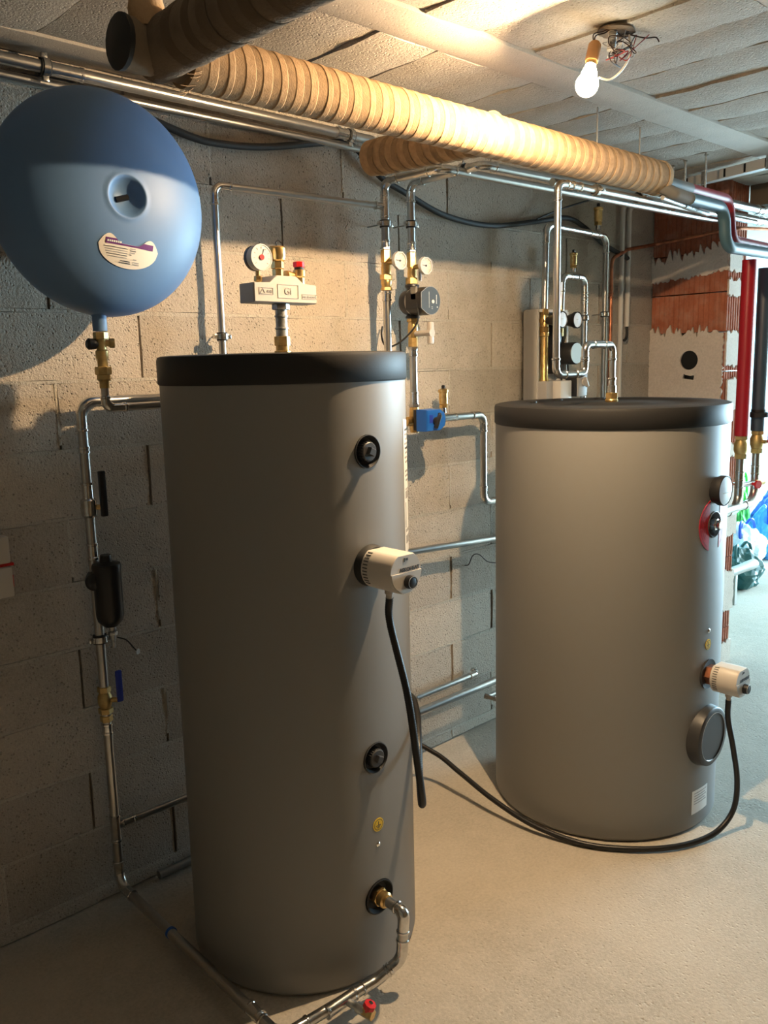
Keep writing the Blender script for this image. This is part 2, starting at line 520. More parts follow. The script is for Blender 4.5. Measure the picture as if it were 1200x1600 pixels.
MODULE = 0.56
block_meshes = {}
def wall_block(x0, x1, z0, z1, var):
    w = round(x1 - x0 - 0.006, 4); h = round(z1 - z0 - 0.009, 4)
    key = (w, h, var)
    if key not in block_meshes:
        me = rough_block('block', w, 0.03, h, len(block_meshes) + 3, nx=max(2, int(w / 0.07)), nz=max(1, int(h / 0.05)))
        me.materials.append(M['block']); block_meshes[key] = me
    o = bpy.data.objects.new('block', block_meshes[key]); COL.objects.link(o)
    place(o, wall_back, ((x0 + x1) / 2, WALL_Y + random.uniform(-0.002, 0.002), (z0 + z1) / 2))
for k in range(-1, 13):
    z0 = max(0.0, 0.05 + 0.2 * k); z1 = min(CEIL_Z, 0.25 + 0.2 * k)
    if z1 - z0 < 0.03: continue
    off = 2.98 if k % 2 == 0 else 2.705
    n0 = int((off + 0.9) / MODULE)
    x = off - MODULE * n0
    start = x - MODULE
    while start < 4.34:
        a = max(start, -1.0); c = min(start + MODULE, 4.40)
        if c - a > 0.05: wall_block(a, c, z0, z1, random.randint(0, 2))
        if a > -0.9 and random.random() < 0.5:      # half of the perpends are pointed, the rest stay open
            hz = (z1 - z0) * random.uniform(0.7, 1.0)
            MB().box((a, WALL_Y + 0.012, z1 - hz / 2), (0.011, 0.02, hz), 0.0015).build('head_joint', M['mortar'], wall_back)
        start += MODULE
    # bed joint above this course: mortar smeared almost flush
    if z1 < CEIL_Z:
        b = MB(); n = 116; vs_, fs = [], []
        for i in range(n + 1):
            xx = -1.0 + 5.4 * i / n
            hh = 0.0055 + 0.006 * max(0, noise.noise(Vector((xx * 4, k * 3.3, 1.0)))) 
            dy = 0.0015 + 0.0035 * noise.noise(Vector((xx * 6, k * 5.1, 7.0)))
            hl = 0.0055 + 0.011 * max(0, noise.noise(Vector((xx * 3, k * 2.3, 4.0))))
            vs_ += [(xx, WALL_Y + 0.02, z1 - hl), (xx, WALL_Y + dy, z1 - hl * 0.8), (xx, WALL_Y + dy, z1 + hh * 0.8), (xx, WALL_Y + 0.02, z1 + hh)]
        for i in range(n):
            for q in range(3): fs.append((4 * i + q, 4 * i + 4 + q, 4 * i + 5 + q, 4 * i + 1 + q))
        b.add(vs_, fs); b.build('bed_joint', M['mortar'], wall_back, True, 60)

# ceiling of precast beams with concrete infill blocks between them
for yc in (2.39, 1.662, 0.934, 0.206):
    b = MB().box((1.9, yc, CEIL_Z + 0.022), (7.0, 0.148, 0.05), 0.003)
    b.build('beam', M['beam'], ceiling, True)
infill_meshes = []
for s in range(4):
    me = rough_block('infill_block', 0.218, 0.04, 0.572, 50 + s, nx=4, nz=9, amp=0.004, chip=0.005)
    me.transform(Matrix(((1, 0, 0, 0), (0, 0, 1, 0), (0, 1, 0, 0), (0, 0, 0, 1))))
    me.flip_normals()
    me.materials.append(M['infill']); infill_meshes.append(me)
for yc in (2.03, 1.298, 0.570):
    x = 0.66 - 5 * 0.2225
    while x < 5.3:
        if not (yc < 1.0 and x > 4.2):
            o = bpy.data.objects.new('infill_block', random.choice(infill_meshes)); COL.objects.link(o)
            place(o, ceiling, (x, yc, CEIL_Z + random.uniform(-0.005, 0.003)))
        x += 0.2225

# ------------------------------------------------------------------ clay brick chimney pillar with plaster remains
PX0, PX1, PY0 = 4.33, 4.54, 2.04
pillar = thing('chimney_pillar', 'ribbed red clay brick chimney pillar with torn plaster patches and a round flue hole', 'pillar', (4.43, 2.25, 0))
MB().box((4.475, 2.295, 1.27), (0.12, 0.34, 2.53)).build('core', M['mortar'], pillar, False)
def ribbed(name, width, depth, height, nrib):
    prof = []
    p = width / nrib
    for i in range(nrib):
        x = -width / 2 + i * p
        prof += [(x + 0.05 * p, 0.006), (x + 0.14 * p, 0.0), (x + 0.62 * p, 0.0), (x + 0.72 * p, 0.006)]
    prof += [(width / 2, 0.006), (width / 2, depth), (-width / 2, depth)]
    b = MB(); b.prism(prof, lambda u, v, w: (u, v, w - height / 2), height)
    me = b.mesh(name, False); me.materials.append(M['clay'])
    return me
brick_l = ribbed('brick', 0.416, 0.07, 0.194, 15)
brick_f = ribbed('brick', 0.206, 0.07, 0.194, 8)
for k in range(13):
    zc = 0.0 + 0.2 * k + 0.1
    if zc > 2.5: zc = 2.44
    if not 1.45 < zc < 1.75:
        o = bpy.data.objects.new('brick', brick_l); COL.objects.link(o)
        o.rotation_euler = (0, 0, math.radians(-90)); place(o, pillar, (PX0 + random.uniform(0, 0.002), 2.252, zc))
    o = bpy.data.objects.new('brick', brick_f); COL.objects.link(o)
    place(o, pillar, (4.436, PY0 + random.uniform(0, 0.002), zc))
def ragged(pts, seed, amp=0.012, step=0.012):
    out = []
    n = len(pts)
    for i in range(n):
        (x0, y0, rg), (x1, y1, _) = pts[i], pts[(i + 1) % n]
        L_ = math.hypot(x1 - x0, y1 - y0); m_ = max(1, int(L_ / step)) if rg else 1
        for k in range(m_):
            t = k / m_
            dx, dy = (y1 - y0) / L_, -(x1 - x0) / L_
            a = 0 if (not rg or k == 0) else rg * (random.Random(seed * 97 + i * 31 + k).uniform(-1, 1) * 0.7 + noise.noise(Vector((k * 0.45, i * 3.0, seed))))
            out.append((x0 + (x1 - x0) * t + dx * a, y0 + (y1 - y0) * t + dy * a))
    return out
def circle(cx, cy, r, n=28):
    return [(cx + r * math.cos(2 * math.pi * k / n), cy + r * math.sin(2 * math.pi * k / n)) for k in range(n)]
# left face is drawn in (s, z): s runs from the back wall (0) to the front corner (0.42)
mL = face_mtx((PX0 - 0.004, WALL_Y, 0), (0, -1, 0), (0, 0, 1))
lower = ragged([(0.0, 0.0, 0), (0.42, 0.0, 0.006), (0.41, 1.0, 0.008), (0.415, 1.79, 0.03), (0.30, 1.81, 0.045), (0.0, 1.82, 0.006)], 3, step=0.009)
pm_ = outline_mesh('plaster_patch', [lower, circle(0.232, 1.66, 0.05), [(0.20, 1.565), (0.262, 1.557), (0.265, 1.582), (0.24, 1.578), (0.205, 1.588)]], 0.012, mL)
pm_.materials.append(M['plaster']); obj('plaster_patch', pm_, None, pillar)
upper = ragged([(0.0, 2.07, 0.012), (0.2, 2.085, 0.012), (0.42, 2.105, 0.008), (0.42, 2.26, 0.035), (0.30, 2.22, 0.045), (0.0, 2.19, 0.01)], 5, step=0.009)
pm_ = outline_mesh('plaster_patch', [upper], 0.010, mL); pm_.materials.append(M['plaster']); obj('plaster_patch', pm_, None, pillar)
MB().lathe((PX0 + 0.004, WALL_Y - 0.232, 1.66), (1, 0, 0), [(0.052, 0.0), (0.048, 0.0), (0.048, 0.06), (0.0, 0.06)], 28).build('flue_hole', M['hole_dark'], pillar)
mF = face_mtx((PX0, PY0 - 0.004, 0), (1, 0, 0), (0, 0, 1))
for i, (z0, z1, x0, x1) in enumerate(((2.1, 2.25, 0.0, 0.14), (1.98, 2.06, 0.0, 0.21), (1.63, 1.80, 0.0, 0.2), (1.40, 1.56, 0.03, 0.21), (1.15, 1.22, 0.06, 0.21), (0.72, 0.98, 0.0, 0.21), (0.30, 0.52, 0.0, 0.21), (0.0, 0.12, 0.0, 0.21))):
    pts = ragged([(x0, z0, 0.012), (x1, z0, 0.005), (x1, z1, 0.015), (x0, z1, 0.004)], 20 + i)
    pm_ = outline_mesh('plaster_patch', [pts], 0.010, mF); pm_.materials.append(M['plaster']); obj('plaster_patch', pm_, None, pillar)

# ------------------------------------------------------------------ pipe kit
def elbow_parts(pts, r, bend, parent, matn, ends=True):
    """slightly thicker press elbows at every bend of a run, with crimped rims"""
    P = [Vector(p) for p in pts]
    for i in range(1, len(P) - 1):
        a = (P[i - 1] - P[i]); c = (P[i + 1] - P[i])
        la, lc = a.length, c.length
        a.normalize(); c.normalize()
        ang = a.angle(c)
        if ang > math.pi - 0.05: continue
        d = min(bend / math.tan(ang / 2), la * 0.48, lc * 0.48)
        ex = min(0.03, la * 0.5 - d if la * 0.5 > d else 0.0); ey = min(0.03, lc * 0.5 - d if lc * 0.5 > d else 0.0)
        s = P[i] + a * (d + ex); e = P[i] + c * (d + ey)
        b = MB()
        b.tube([s, P[i], e], r + 0.0012, 16, bend)
        for q, ax in ((s, a), (e, c)):
            b.lathe(q - ax * 0.009, ax, [(r + 0.001, 0), (r + 0.0035, 0.002), (r + 0.0035, 0.007), (r + 0.001, 0.009)], 16)
        b.build('press_elbow', M[matn], parent)

def pipe(name, label, pts, r, matn='steel', bend=0.035, cat='pipe', elbow='press_steel', group=None, base=None):
    t = thing(name, label, cat, base if base else pts[-1], group)
    MB().tube(pts, r, 18, bend).build('tube', M[matn], t)
    if elbow and len(pts) > 2: elbow_parts(pts, r, bend, t, elbow)
    return t

def coupling(parent, p, axis, r, L=0.05, matn='press_steel', name='coupling'):
    b = MB(); R2 = r + 0.0015
    b.lathe(p, axis, [(r, -L / 2), (R2 + 0.002, -L / 2 + 0.001), (R2 + 0.002, -L / 2 + 0.007), (R2, -L / 2 + 0.009), (R2, L / 2 - 0.009), (R2 + 0.002, L / 2 - 0.007), (R2 + 0.002, L / 2 - 0.001), (r, L / 2)], 18)
    return b.build(name, M[matn], parent)

def clamp(parent, p, axis, r, toward):
    """rubber lined pipe clamp with ears and a threaded rod running to the wall"""
    x, y, a = frame(axis)
    b = MB().lathe(p, axis, [(r + 0.0005, -0.013), (r + 0.0055, -0.013), (r + 0.0055, 0.013), (r + 0.0005, 0.013)], 20)
    c = b.build('clamp_rubber', M['black_rubber'], parent)
    b = MB().lathe(p, axis, [(r + 0.004, -0.0085), (r + 0.008, -0.0085), (r + 0.008, 0.0085), (r + 0.004, 0.0085)], 20)
    side = Vector(axis).normalized().cross(Vector(toward).normalized())
    for s in (-1, 1):
        q = Vector(p) + side * s * (r + 0.012)
        rot = Matrix((side, Vector(toward).normalized(), Vector(axis).normalized())).transposed()
        b.box(q, (0.016, 0.012, 0.016), 0.001, rot)
    band = b.build('clamp_band', M['press_steel'], parent)
    MB().tube([Vector(p) + Vector(toward).normalized() * (r + 0.004), Vector(p) + Vector(toward)], 0.003, 8).build('rod', M['dull_steel'], parent)

def air_vent(name, label, x, y, z, s=1.0, group=None, pin=True):
    """small brass automatic air vent: nut, bottle body with frame bars, black cap"""
    t = thing(name, label, 'air vent', (x, y, z), group)
    MB().lathe((x, y, z), (0, 0, 1), [(0.010 * s, 0), (0.010 * s, 0.02 * s)], 14).build('stem', M['press_steel'], t)
    MB().hexnut((x, y, z), (0, 0, 1), 0.017 * s, 0.018 * s, 0.030 * s).build('nut', M['brass'], t, False)
    MB().lathe((x, y, z), (0, 0, 1), [(0.012 * s, 0.029 * s), (0.017 * s, 0.034 * s), (0.017 * s, 0.076 * s), (0.020 * s, 0.079 * s), (0.020 * s, 0.088 * s), (0.008 * s, 0.093 * s)], 16).build('body', M['brass'], t)
    MB().lathe((x, y, z), (0, 0, 1), [(0.006 * s, 0.092 * s), (0.007 * s, 0.094 * s), (0.007 * s, 0.103 * s), (0.004 * s, 0.106 * s)], 12).build('cap', M['black_plastic'], t)
    return t

def needle_face(parent, c, r, n, ang, facem, ticks=9, up=(0, 0, 1), hub='print_dark'):
    """printed dial with ticks, needle and hub on a disc facing n"""
    n = Vector(n).normalized(); u = (Vector(up) - n * Vector(up).dot(n)).normalized(); rt = u.cross(n)
    MB().lathe(c, n, [(r, -0.002), (r, 0.0), (0.0, 0.0)], 28).build('dial', M[facem], parent)
    b = MB()
    for k in range(ticks):
        a = math.radians(-130 + 260 * k / (ticks - 1))
        d = u * math.cos(a) + rt * math.sin(a); s = n.cross(d)
        p = Vector(c) + d * r * 0.78 + n * 0.0005
        b.box(p, (r * 0.05, r * 0.16, 0.0006), 0, Matrix((s, d, n)).transposed())
    b.build('ticks', M['print_grey'], parent, False)
    a = math.radians(ang); d = u * math.cos(a) + rt * math.sin(a); s = n.cross(d)
    b = MB().box(Vector(c) + d * r * 0.3 + n * 0.0012, (r * 0.06, r * 0.85, 0.0008), 0, Matrix((s, d, n)).transposed())
    b.lathe(Vector(c), n, [(r * 0.13, 0.0), (r * 0.13, 0.002), (0.0, 0.002)], 14)
    b.build('needle', M[hub], parent, False)

# ------------------------------------------------------------------ storage tanks
def cyl_body(name, cx, cy, r, z0, z1, holes, matn, parent):
    """tank shell with rounded foot, cut with round recesses at (x, z, radius, depth) on the side facing -Y"""
    prof = [(r - 0.02, z0), (r - 0.008, z0 + 0.004), (r, z0 + 0.016)]
    n = 30
    for i in range(1, n): prof.append((r, z0 + 0.016 + (z1 - z0 - 0.016) * i / n))
    prof += [(r, z1)]
    b = MB().lathe((cx, cy, 0), (0, 0, 1), prof, 144)
    o = b.build(name, M[matn], parent)
    if holes:
        c = MB()
        for (x, z, hr, dp) in holes:
            dx = x - cx; ys = cy - math.sqrt(r * r - dx * dx)
            c.lathe((x, ys + dp, z), (0, -1, 0), [(hr * 0.86, 0), (hr, dp - 0.002), (hr, dp + 0.05)], 40)
        co = c.build('cutter', M['recess'], None)
        md = o.modifiers.new('cut', 'BOOLEAN'); md.operation = 'DIFFERENCE'; md.object = co; md.solver = 'EXACT'
        dg = bpy.context.evaluated_depsgraph_get()
        me = bpy.data.meshes.new_from_object(o.evaluated_get(dg))
        o.modifiers.clear(); o.data = me
        bpy.data.objects.remove(co)
        me.polygons.foreach_set('use_smooth', [True] * len(me.polygons))
        me.set_sharp_from_angle(angle=math.radians(30))
    return o

def wrapped(name, cx, cy, r, xs, zlo, zhi, matn, parent, lift=0.0012):
    """thin sticker following the tank wall, drawn over columns xs between zlo(x) and zhi(x) (x measured along the arc)"""
    b = MB(); vs_, fs = [], []
    for x in xs:
        a = x / r - math.pi / 2
        for z in (zlo(x), zhi(x)):
            for rr in (r + lift, r - 0.002):
                vs_.append((cx + rr * math.cos(a), cy + rr * math.sin(a), z))
    n = len(xs)
    for i in range(n - 1):
        q = i * 4; w = q + 4
        fs += [(q, q + 2, w + 2, w), (q, w, w + 1, q + 1), (q + 2, q + 3, w + 3, w + 2)]
    fs += [(0, 1, 3, 2), (4 * n - 4, 4 * n - 2, 4 * n - 1, 4 * n - 3)]
    b.add(vs_, fs)
    return b.build(name, M[matn], parent)

def lin(a, b, n):
    return [a + (b - a) * i / n for i in range(n + 1)]

def plug(parent, x, y, z, matn='recess', rr=0.043):
    """blind plug deep in its dished rosette"""
    MB().lathe((x, y + 0.024, z), (0, -1, 0), [(rr * 0.55, 0.0), (rr * 0.84, 0.004), (rr * 0.99, 0.026), (rr * 0.95, 0.0265), (rr * 0.80, 0.010), (rr * 0.5, 0.006)], 36).build('rosette', M['recess'], parent)
    p = MB().lathe((x, y + 0.02, z), (0, -1, 0), [(0.024, 0.0), (0.024, 0.026), (0.022, 0.028), (0.0, 0.028)], 32)
    for k in range(24):
        a = 2 * math.pi * k / 24
        p.box((x + 0.024 * math.cos(a), y + 0.006, z + 0.024 * math.sin(a)), (0.003, 0.022, 0.003))
    pl_ = p.build('plug', M[matn], parent)
    MB().lathe((x, y + 0.0, z), (0, -1, 0), [(0.013, 0.006), (0.013, 0.018), (0.011, 0.020)], 4, math.radians(20)).build('square_head', M[matn], pl_, False)

def earth_sign(parent, cx, cy, r, z, x=0.0, rad=0.019):
    s = wrapped('earth_sticker', cx, cy, r, lin(x - rad * 0.999, x + rad * 0.999, 16), lambda q: z - math.sqrt(max(0, rad ** 2 - (q - x) ** 2)), lambda q: z + math.sqrt(max(0, rad ** 2 - (q - x) ** 2)), 'yellow_label', parent)
    s['label'] = 'round yellow earthing sticker'
    y = cy - r - 0.0015
    b = MB()
    ring = [(rad * 0.82, rad * 0.74)]
    n = 28
    for k in range(n):
        a0, a1 = 2 * math.pi * k / n, 2 * math.pi * (k + 1) / n
        q = [(cx + x + rr * math.cos(a), y, z + rr * math.sin(a)) for rr, a in ((rad * .82, a0), (rad * .82, a1), (rad * .74, a1), (rad * .74, a0))]
        b.add(q, [(0, 1, 2, 3)])
    b.box((cx + x, y, z + rad * 0.22), (rad * 0.1, 0.0006, rad * 0.6))
    for i, w in enumerate((0.95, 0.62, 0.3)):
        b.box((cx + x, y, z - rad * 0.1 - i * rad * 0.2), (rad * w, 0.0006, rad * 0.09))
    b.build('earth_symbol', M['print_dark'], s, False)

def heater(parent, x, ys, z, length, r=0.054, brass_gap=False):
    """screw-in immersion heater head: gasket, vented round housing with flat top, knob, cable gland"""
    g = 0.03 if brass_gap else 0.018
    MB().lathe((x, ys + 0.02, z), (0, -1, 0), [(r * 0.98, 0.0), (r * 1.02, 0.016), (r * 0.98, 0.020 + g * 0.55), (r * 0.9, 0.020 + g)] if not brass_gap else [(r * 0.6, 0.0), (r * 0.95, 0.012), (r * 0.99, 0.024), (r * 0.80, 0.022)], 40).build('gasket', M['black_rubber'], parent)
    if brass_gap:
        MB().hexnut((x, ys, z), (0, -1, 0), 0.036, 0.0, 0.05).build('hex_nut', M['copper'], parent, False)
    y0 = ys - g; y1 = ys - length
    # housing: round with a flat on the top, slightly tapered
    prof = []
    for k in range(48):
        a = 2 * math.pi * k / 48
        px, pz = r * math.cos(a), r * math.sin(a)
        pz = min(pz, r * 0.86)
        prof.append((px, pz))
    b = MB(); vs_, fs = [], []
    secs = [(y0, 0.93), (y0 - 0.004, 1.0), (y1 + 0.004, 1.0), (y1, 0.965)]
    for yy, s in secs:
        for (px, pz) in prof: vs_.append((x + px * s, yy, z + pz * s))
    for i in range(len(secs) - 1):
        for k in range(48): fs.append((i * 48 + k, i * 48 + (k + 1) % 48, (i + 1) * 48 + (k + 1) % 48, (i + 1) * 48 + k))
    fs.append(tuple(range(48))); fs.append(tuple(3 * 48 + k for k in range(48)))
    b.add(vs_, fs)
    h = b.build('housing', M['heater_white'], parent)
    b = MB()
    for k in range(12):
        a = math.radians(118 + k * 9)
        d = Vector((math.cos(a), 0, math.sin(a)))
        t_ = Vector((-math.sin(a), 0, math.cos(a)))
        if d.z * r > r * 0.85: continue
        b.box(Vector((x, y0 - 0.018, z)) + d * (r - 0.0005), (0.0026, 0.016, 0.003), 0, Matrix((t_, Vector((0, 1, 0)), d)).transposed())
    b.build('vent_slot', M['recess'], h, False)
    # front: stepped lower half, lettering, pictogram, knob
    low = [(r * 0.95 * math.cos(a), r * 0.95 * math.sin(a)) for a in [math.radians(180 + 180 * k / 24) for k in range(25)]]
    MB().prism(low, lambda u, v, w: (x + u, y1 - w, z + v + 0.002), 0.003).build('front_step', M['heater_white'], h, False)
    tm = text_mesh('lettering', 'ASKOHEAT', 0.0135, face_mtx((x + 0.012, y1 - 0.0006, z + 0.0085), (1, 0, 0), (0, 0, 1)), 0.0004, 0.0004)
    tm.materials.append(M['print_dark']); obj('lettering', tm, None, h)
    b = MB().box((x - 0.005, y1 - 0.0006, z + r * 0.62), (0.003, 0.0008, 0.010)).box((x + 0.003, y1 - 0.0006, z + r * 0.64), (0.008, 0.0008, 0.006))
    b.build('pictogram', M['print_dark'], h, False)
    kx, kz = x + 0.006, z - r * 0.42
    kn = MB().lathe((kx, y1 - 0.003, kz), (0, -1, 0), [(0.017, 0), (0.0175, 0.002), (0.0165, 0.014), (0.014, 0.0155), (0.0, 0.0155)], 32).build('knob', M['black_plastic'], h)
    MB().lathe((kx, y1 - 0.003, kz), (0, -1, 0), [(0.0155, 0.0148), (0.0155, 0.0162), (0.0142, 0.0162), (0.0142, 0.0148)], 32).build('knob_ring', M['grey_plastic'], kn)
    MB().lathe((x, y0 - length * 0.38, z - r * 0.98), (0, 0, -1), [(0.012, -0.006), (0.012, 0.010), (0.009, 0.012), (0.009, 0.022), (0.0075, 0.024)], 10).build('cable_gland', M['cream_plastic'], h)
    return (x, y0 - length * 0.38, z - r * 0.98 - 0.022)

def tank_lid(parent, cx, cy, r, z0, z1, ridges):
    prof = [(r + 0.001, z0), (r + 0.004, z0 + 0.004), (r + 0.004, z1 - 0.012), (r + 0.001, z1 - 0.003), (r - 0.008, z1)]
    if ridges:
        prof += [(r * 0.72, z1 + 0.001), (r * 0.70, z1 - 0.003), (r * 0.35, z1 - 0.003), (r * 0.33, z1 + 0.001)]
    prof += [(0.0, z1)]
    return MB().lathe((cx, cy, 0), (0, 0, 1), prof, 128).build('lid', M['lid'], parent)

# --- tall tank
T1 = (1.436, 1.920); R1 = 0.333; H1 = 1.712; Y1F = T1[1] - R1; FX1 = 1.438
t1 = thing('storage_tank', 'tall slim grey insulated water tank with black lid standing nearest the camera', 'tank', (T1[0], T1[1], 0), 'hot water storage tanks')
cyl_body('jacket', T1[0], T1[1], R1, 0.0, 1.640, [(FX1, 1.464, 0.043, 0.024), (FX1, 0.644, 0.043, 0.024), (FX1, 0.236, 0.050, 0.022)], 'jacket', t1)
tank_lid(t1, T1[0], T1[1], R1, 1.637, H1, False)
plug(t1, FX1, Y1F, 1.464); plug(t1, FX1, Y1F, 0.644)
earth_sign(t1, T1[0], T1[1], R1, 0.450, 0.004)
MB().lathe((FX1, Y1F + 0.003, 0.393), (0, -1, 0), [(0.0075, 0), (0.007, 0.004), (0.004, 0.0065), (0.0, 0.0065)], 12).build('earth_screw', M['chrome'], t1)
h1 = thing('heater_head', 'cream round heater head with knob screwed into the tall tank', 'heater', (FX1, Y1F, 1.17), 'screw-in heaters')
gl1 = heater(h1, FX1, Y1F, 1.172, 0.128)
lab1 = wrapped('label_strip', T1[0], T1[1], R1, lin(0.185, 0.34, 10), lambda q: 1.165 + (0.0 if q > 0.2 else (0.2 - q) * -1.2), lambda q: 1.533 - (q - 0.185) * 0.1, 'label_white', t1)
lab1['label'] = 'tall white printed type label'
for i in range(14):
    zz = 1.50 - i * 0.0125
    if i in (8, 12): continue
    wrapped('print_line', T1[0], T1[1], R1, lin(0.200 + (i % 3) * 0.004, 0.32 - (i * 37 % 5) * 0.02, 6), lambda q, zz=zz: zz, lambda q, zz=zz: zz + 0.005, 'print_grey' if i % 4 else 'print_dark', lab1, 0.0018)
for (za, zb, m_) in ((1.315, 1.335, 'print_grey'), (1.19, 1.212, 'print_grey'), (1.222, 1.23, 'print_grey')):
    wrapped('print_line', T1[0], T1[1], R1, lin(0.2, 0.3, 6), lambda q, za=za: za, lambda q, zb=zb: zb, m_, lab1, 0.0018)
wrapped('print_frame', T1[0], T1[1], R1, lin(0.198, 0.203, 2), lambda q: 1.235, lambda q: 1.305, 'print_grey', lab1, 0.0018)

# --- wide tank
T2 = (2.792, 1.743); R2 = 0.419; H2 = 1.521; Y2F = T2[1] - R2; FX2 = 2.79
t2 = thing('storage_tank', 'short wide grey insulated water tank with black lid and thermometer beside the brick pillar', 'tank', (T2[0], T2[1], 0), 'hot water storage tanks')
cyl_body('jacket', T2[0], T2[1], R2, 0.0, 1.455, [(FX2, 1.112, 0.046, 0.03), (FX2, 0.576, 0.054, 0.03)], 'jacket', t2)
tank_lid(t2, T2[0], T2[1], R2, 1.450, H2, True)
for a in (40, 75, 110):
    p = (T2[0] + 0.30 * math.cos(math.radians(a)), T2[1] + 0.30 * math.sin(math.radians(a)), H2 + 0.001)
    MB().lathe(p, (0, 0, 1), [(0.022, -0.004), (0.022, 0.002), (0.018, 0.003), (0.0, 0.002)], 20).build('lid_plug', M['lid'], t2)
MB().lathe((FX2, Y2F + 0.03, 1.112), (0, -1, 0), [(0.02, 0.0), (0.036, 0.004), (0.046, 0.032), (0.043, 0.033), (0.03, 0.012)], 36).build('rosette', M['recess'], t2)
pg = MB().hexnut((FX2, Y2F + 0.02, 1.112), (0, -1, 0), 0.021, 0.0, 0.03)
pg.lathe((FX2, Y2F + 0.02, 1.112), (0, -1, 0), [(0.015, 0.028), (0.015, 0.042), (0.013, 0.044), (0.0, 0.044)], 24)
pg.build('plug', M['chrome'], t2)
RR = 0.094
for s in (-1, 1):
    xs = lin(0.036, RR * 0.9995, 18)
    xs = [s * q for q in xs]
    w = wrapped('warning_label', T2[0], T2[1], R2, xs, lambda q: 1.112 - math.sqrt(max(0, RR * RR - q * q)), lambda q: 1.112 + math.sqrt(max(0, RR * RR - q * q)), 'red_label', t2)
    w['label'] = 'red half-moon warning label'
    for rr in (0.086, 0.076, 0.068, 0.060):
        a0 = math.acos(min(1, 0.044 / rr)) * (0.95 if rr > 0.08 else 0.7)
        b = MB(); vs_, fs = [], []
        for k in range(19):
            a = -a0 + 2 * a0 * k / 18
            for q in (rr, rr - 0.0022):
                xx, zz = s * q * math.cos(a), 1.112 + q * math.sin(a)
                an = xx / R2 - math.pi / 2
                vs_.append((T2[0] + (R2 + 0.0018) * math.cos(an), T2[1] + (R2 + 0.0018) * math.sin(an), zz))
        for k in range(18): fs.append((2 * k, 2 * k + 1, 2 * k + 3, 2 * k + 2))
        b.add(vs_, fs); b.build('print_line', M['red_print'], w, False)
th = thing('dial_thermometer', 'round dial thermometer with dark bezel near the top of the short wide tank', 'thermometer', (FX2, Y2F, 1.231))
MB().lathe((FX2, Y2F + 0.006, 1.231), (0, -1, 0), [(0.044, 0), (0.046, 0.012), (0.051, 0.022), (0.0515, 0.040), (0.049, 0.042), (0.048, 0.040)], 40).build('bezel', M['black_plastic'], th)
MB().lathe((FX2, Y2F - 0.033, 1.231), (0, -1, 0), [(0.048, -0.004), (0.048, 0.0015), (0.03, 0.003), (0.0, 0.0035)], 40).build('dial', M['gauge_blue'], th)
MB().box((FX2, Y2F - 0.037, 1.224), (0.045, 0.0008, 0.002)).build('needle', M['print_grey'], th, False)
earth_sign(t2, T2[0], T2[1], R2, 0.686, -0.01)
MB().lathe((FX2 - 0.008, Y2F + 0.003, 0.735), (0, -1, 0), [(0.0085, 0), (0.008, 0.004), (0.004, 0.007), (0.0, 0.007)], 12).build('earth_screw', M['chrome'], t2)
MB().lathe((FX2, Y2F + 0.028, 0.576), (0, -1, 0), [(0.03, 0.0), (0.045, 0.004), (0.0545, 0.030), (0.051, 0.031), (0.044, 0.012)], 36).build('rosette', M['recess'], t2)
h2 = thing('heater_head', 'white round heater head with vented collar screwed into the short wide tank', 'heater', (FX2, Y2F, 0.576), 'screw-in heaters')
gl2 = heater(h2, FX2, Y2F, 0.576, 0.125, 0.054, True)
fl = MB().lathe((FX2, Y2F + 0.02, 0.348), (0, -1, 0), [(0.112, 0), (0.112, 0.012), (0.106, 0.046), (0.100, 0.050), (0.088, 0.050), (0.085, 0.047), (0.0, 0.047)], 56).build('flange_cover', M['dark_cap'], t2)
MB().lathe((FX2, Y2F + 0.02, 0.348), (0, -1, 0), [(0.0885, 0.0492), (0.0885, 0.051), (0.0865, 0.051), (0.0865, 0.0492)], 56).build('cover_rim', M['grey_plastic'], fl)
lb = wrapped('type_label', T2[0], T2[1], R2, lin(-0.072, 0.03, 8), lambda q: 0.062 + (q + 0.07) * 0.02, lambda q: 0.150, 'label_white', t2)
for i in range(5):
    wrapped('print_line', T2[0], T2[1], R2, lin(-0.06, 0.02 - 0.01 * (i % 2), 5), lambda q, i=i: 0.138 - i * 0.010, lambda q, i=i: 0.141 - i * 0.010, 'print_grey', lb, 0.0018)

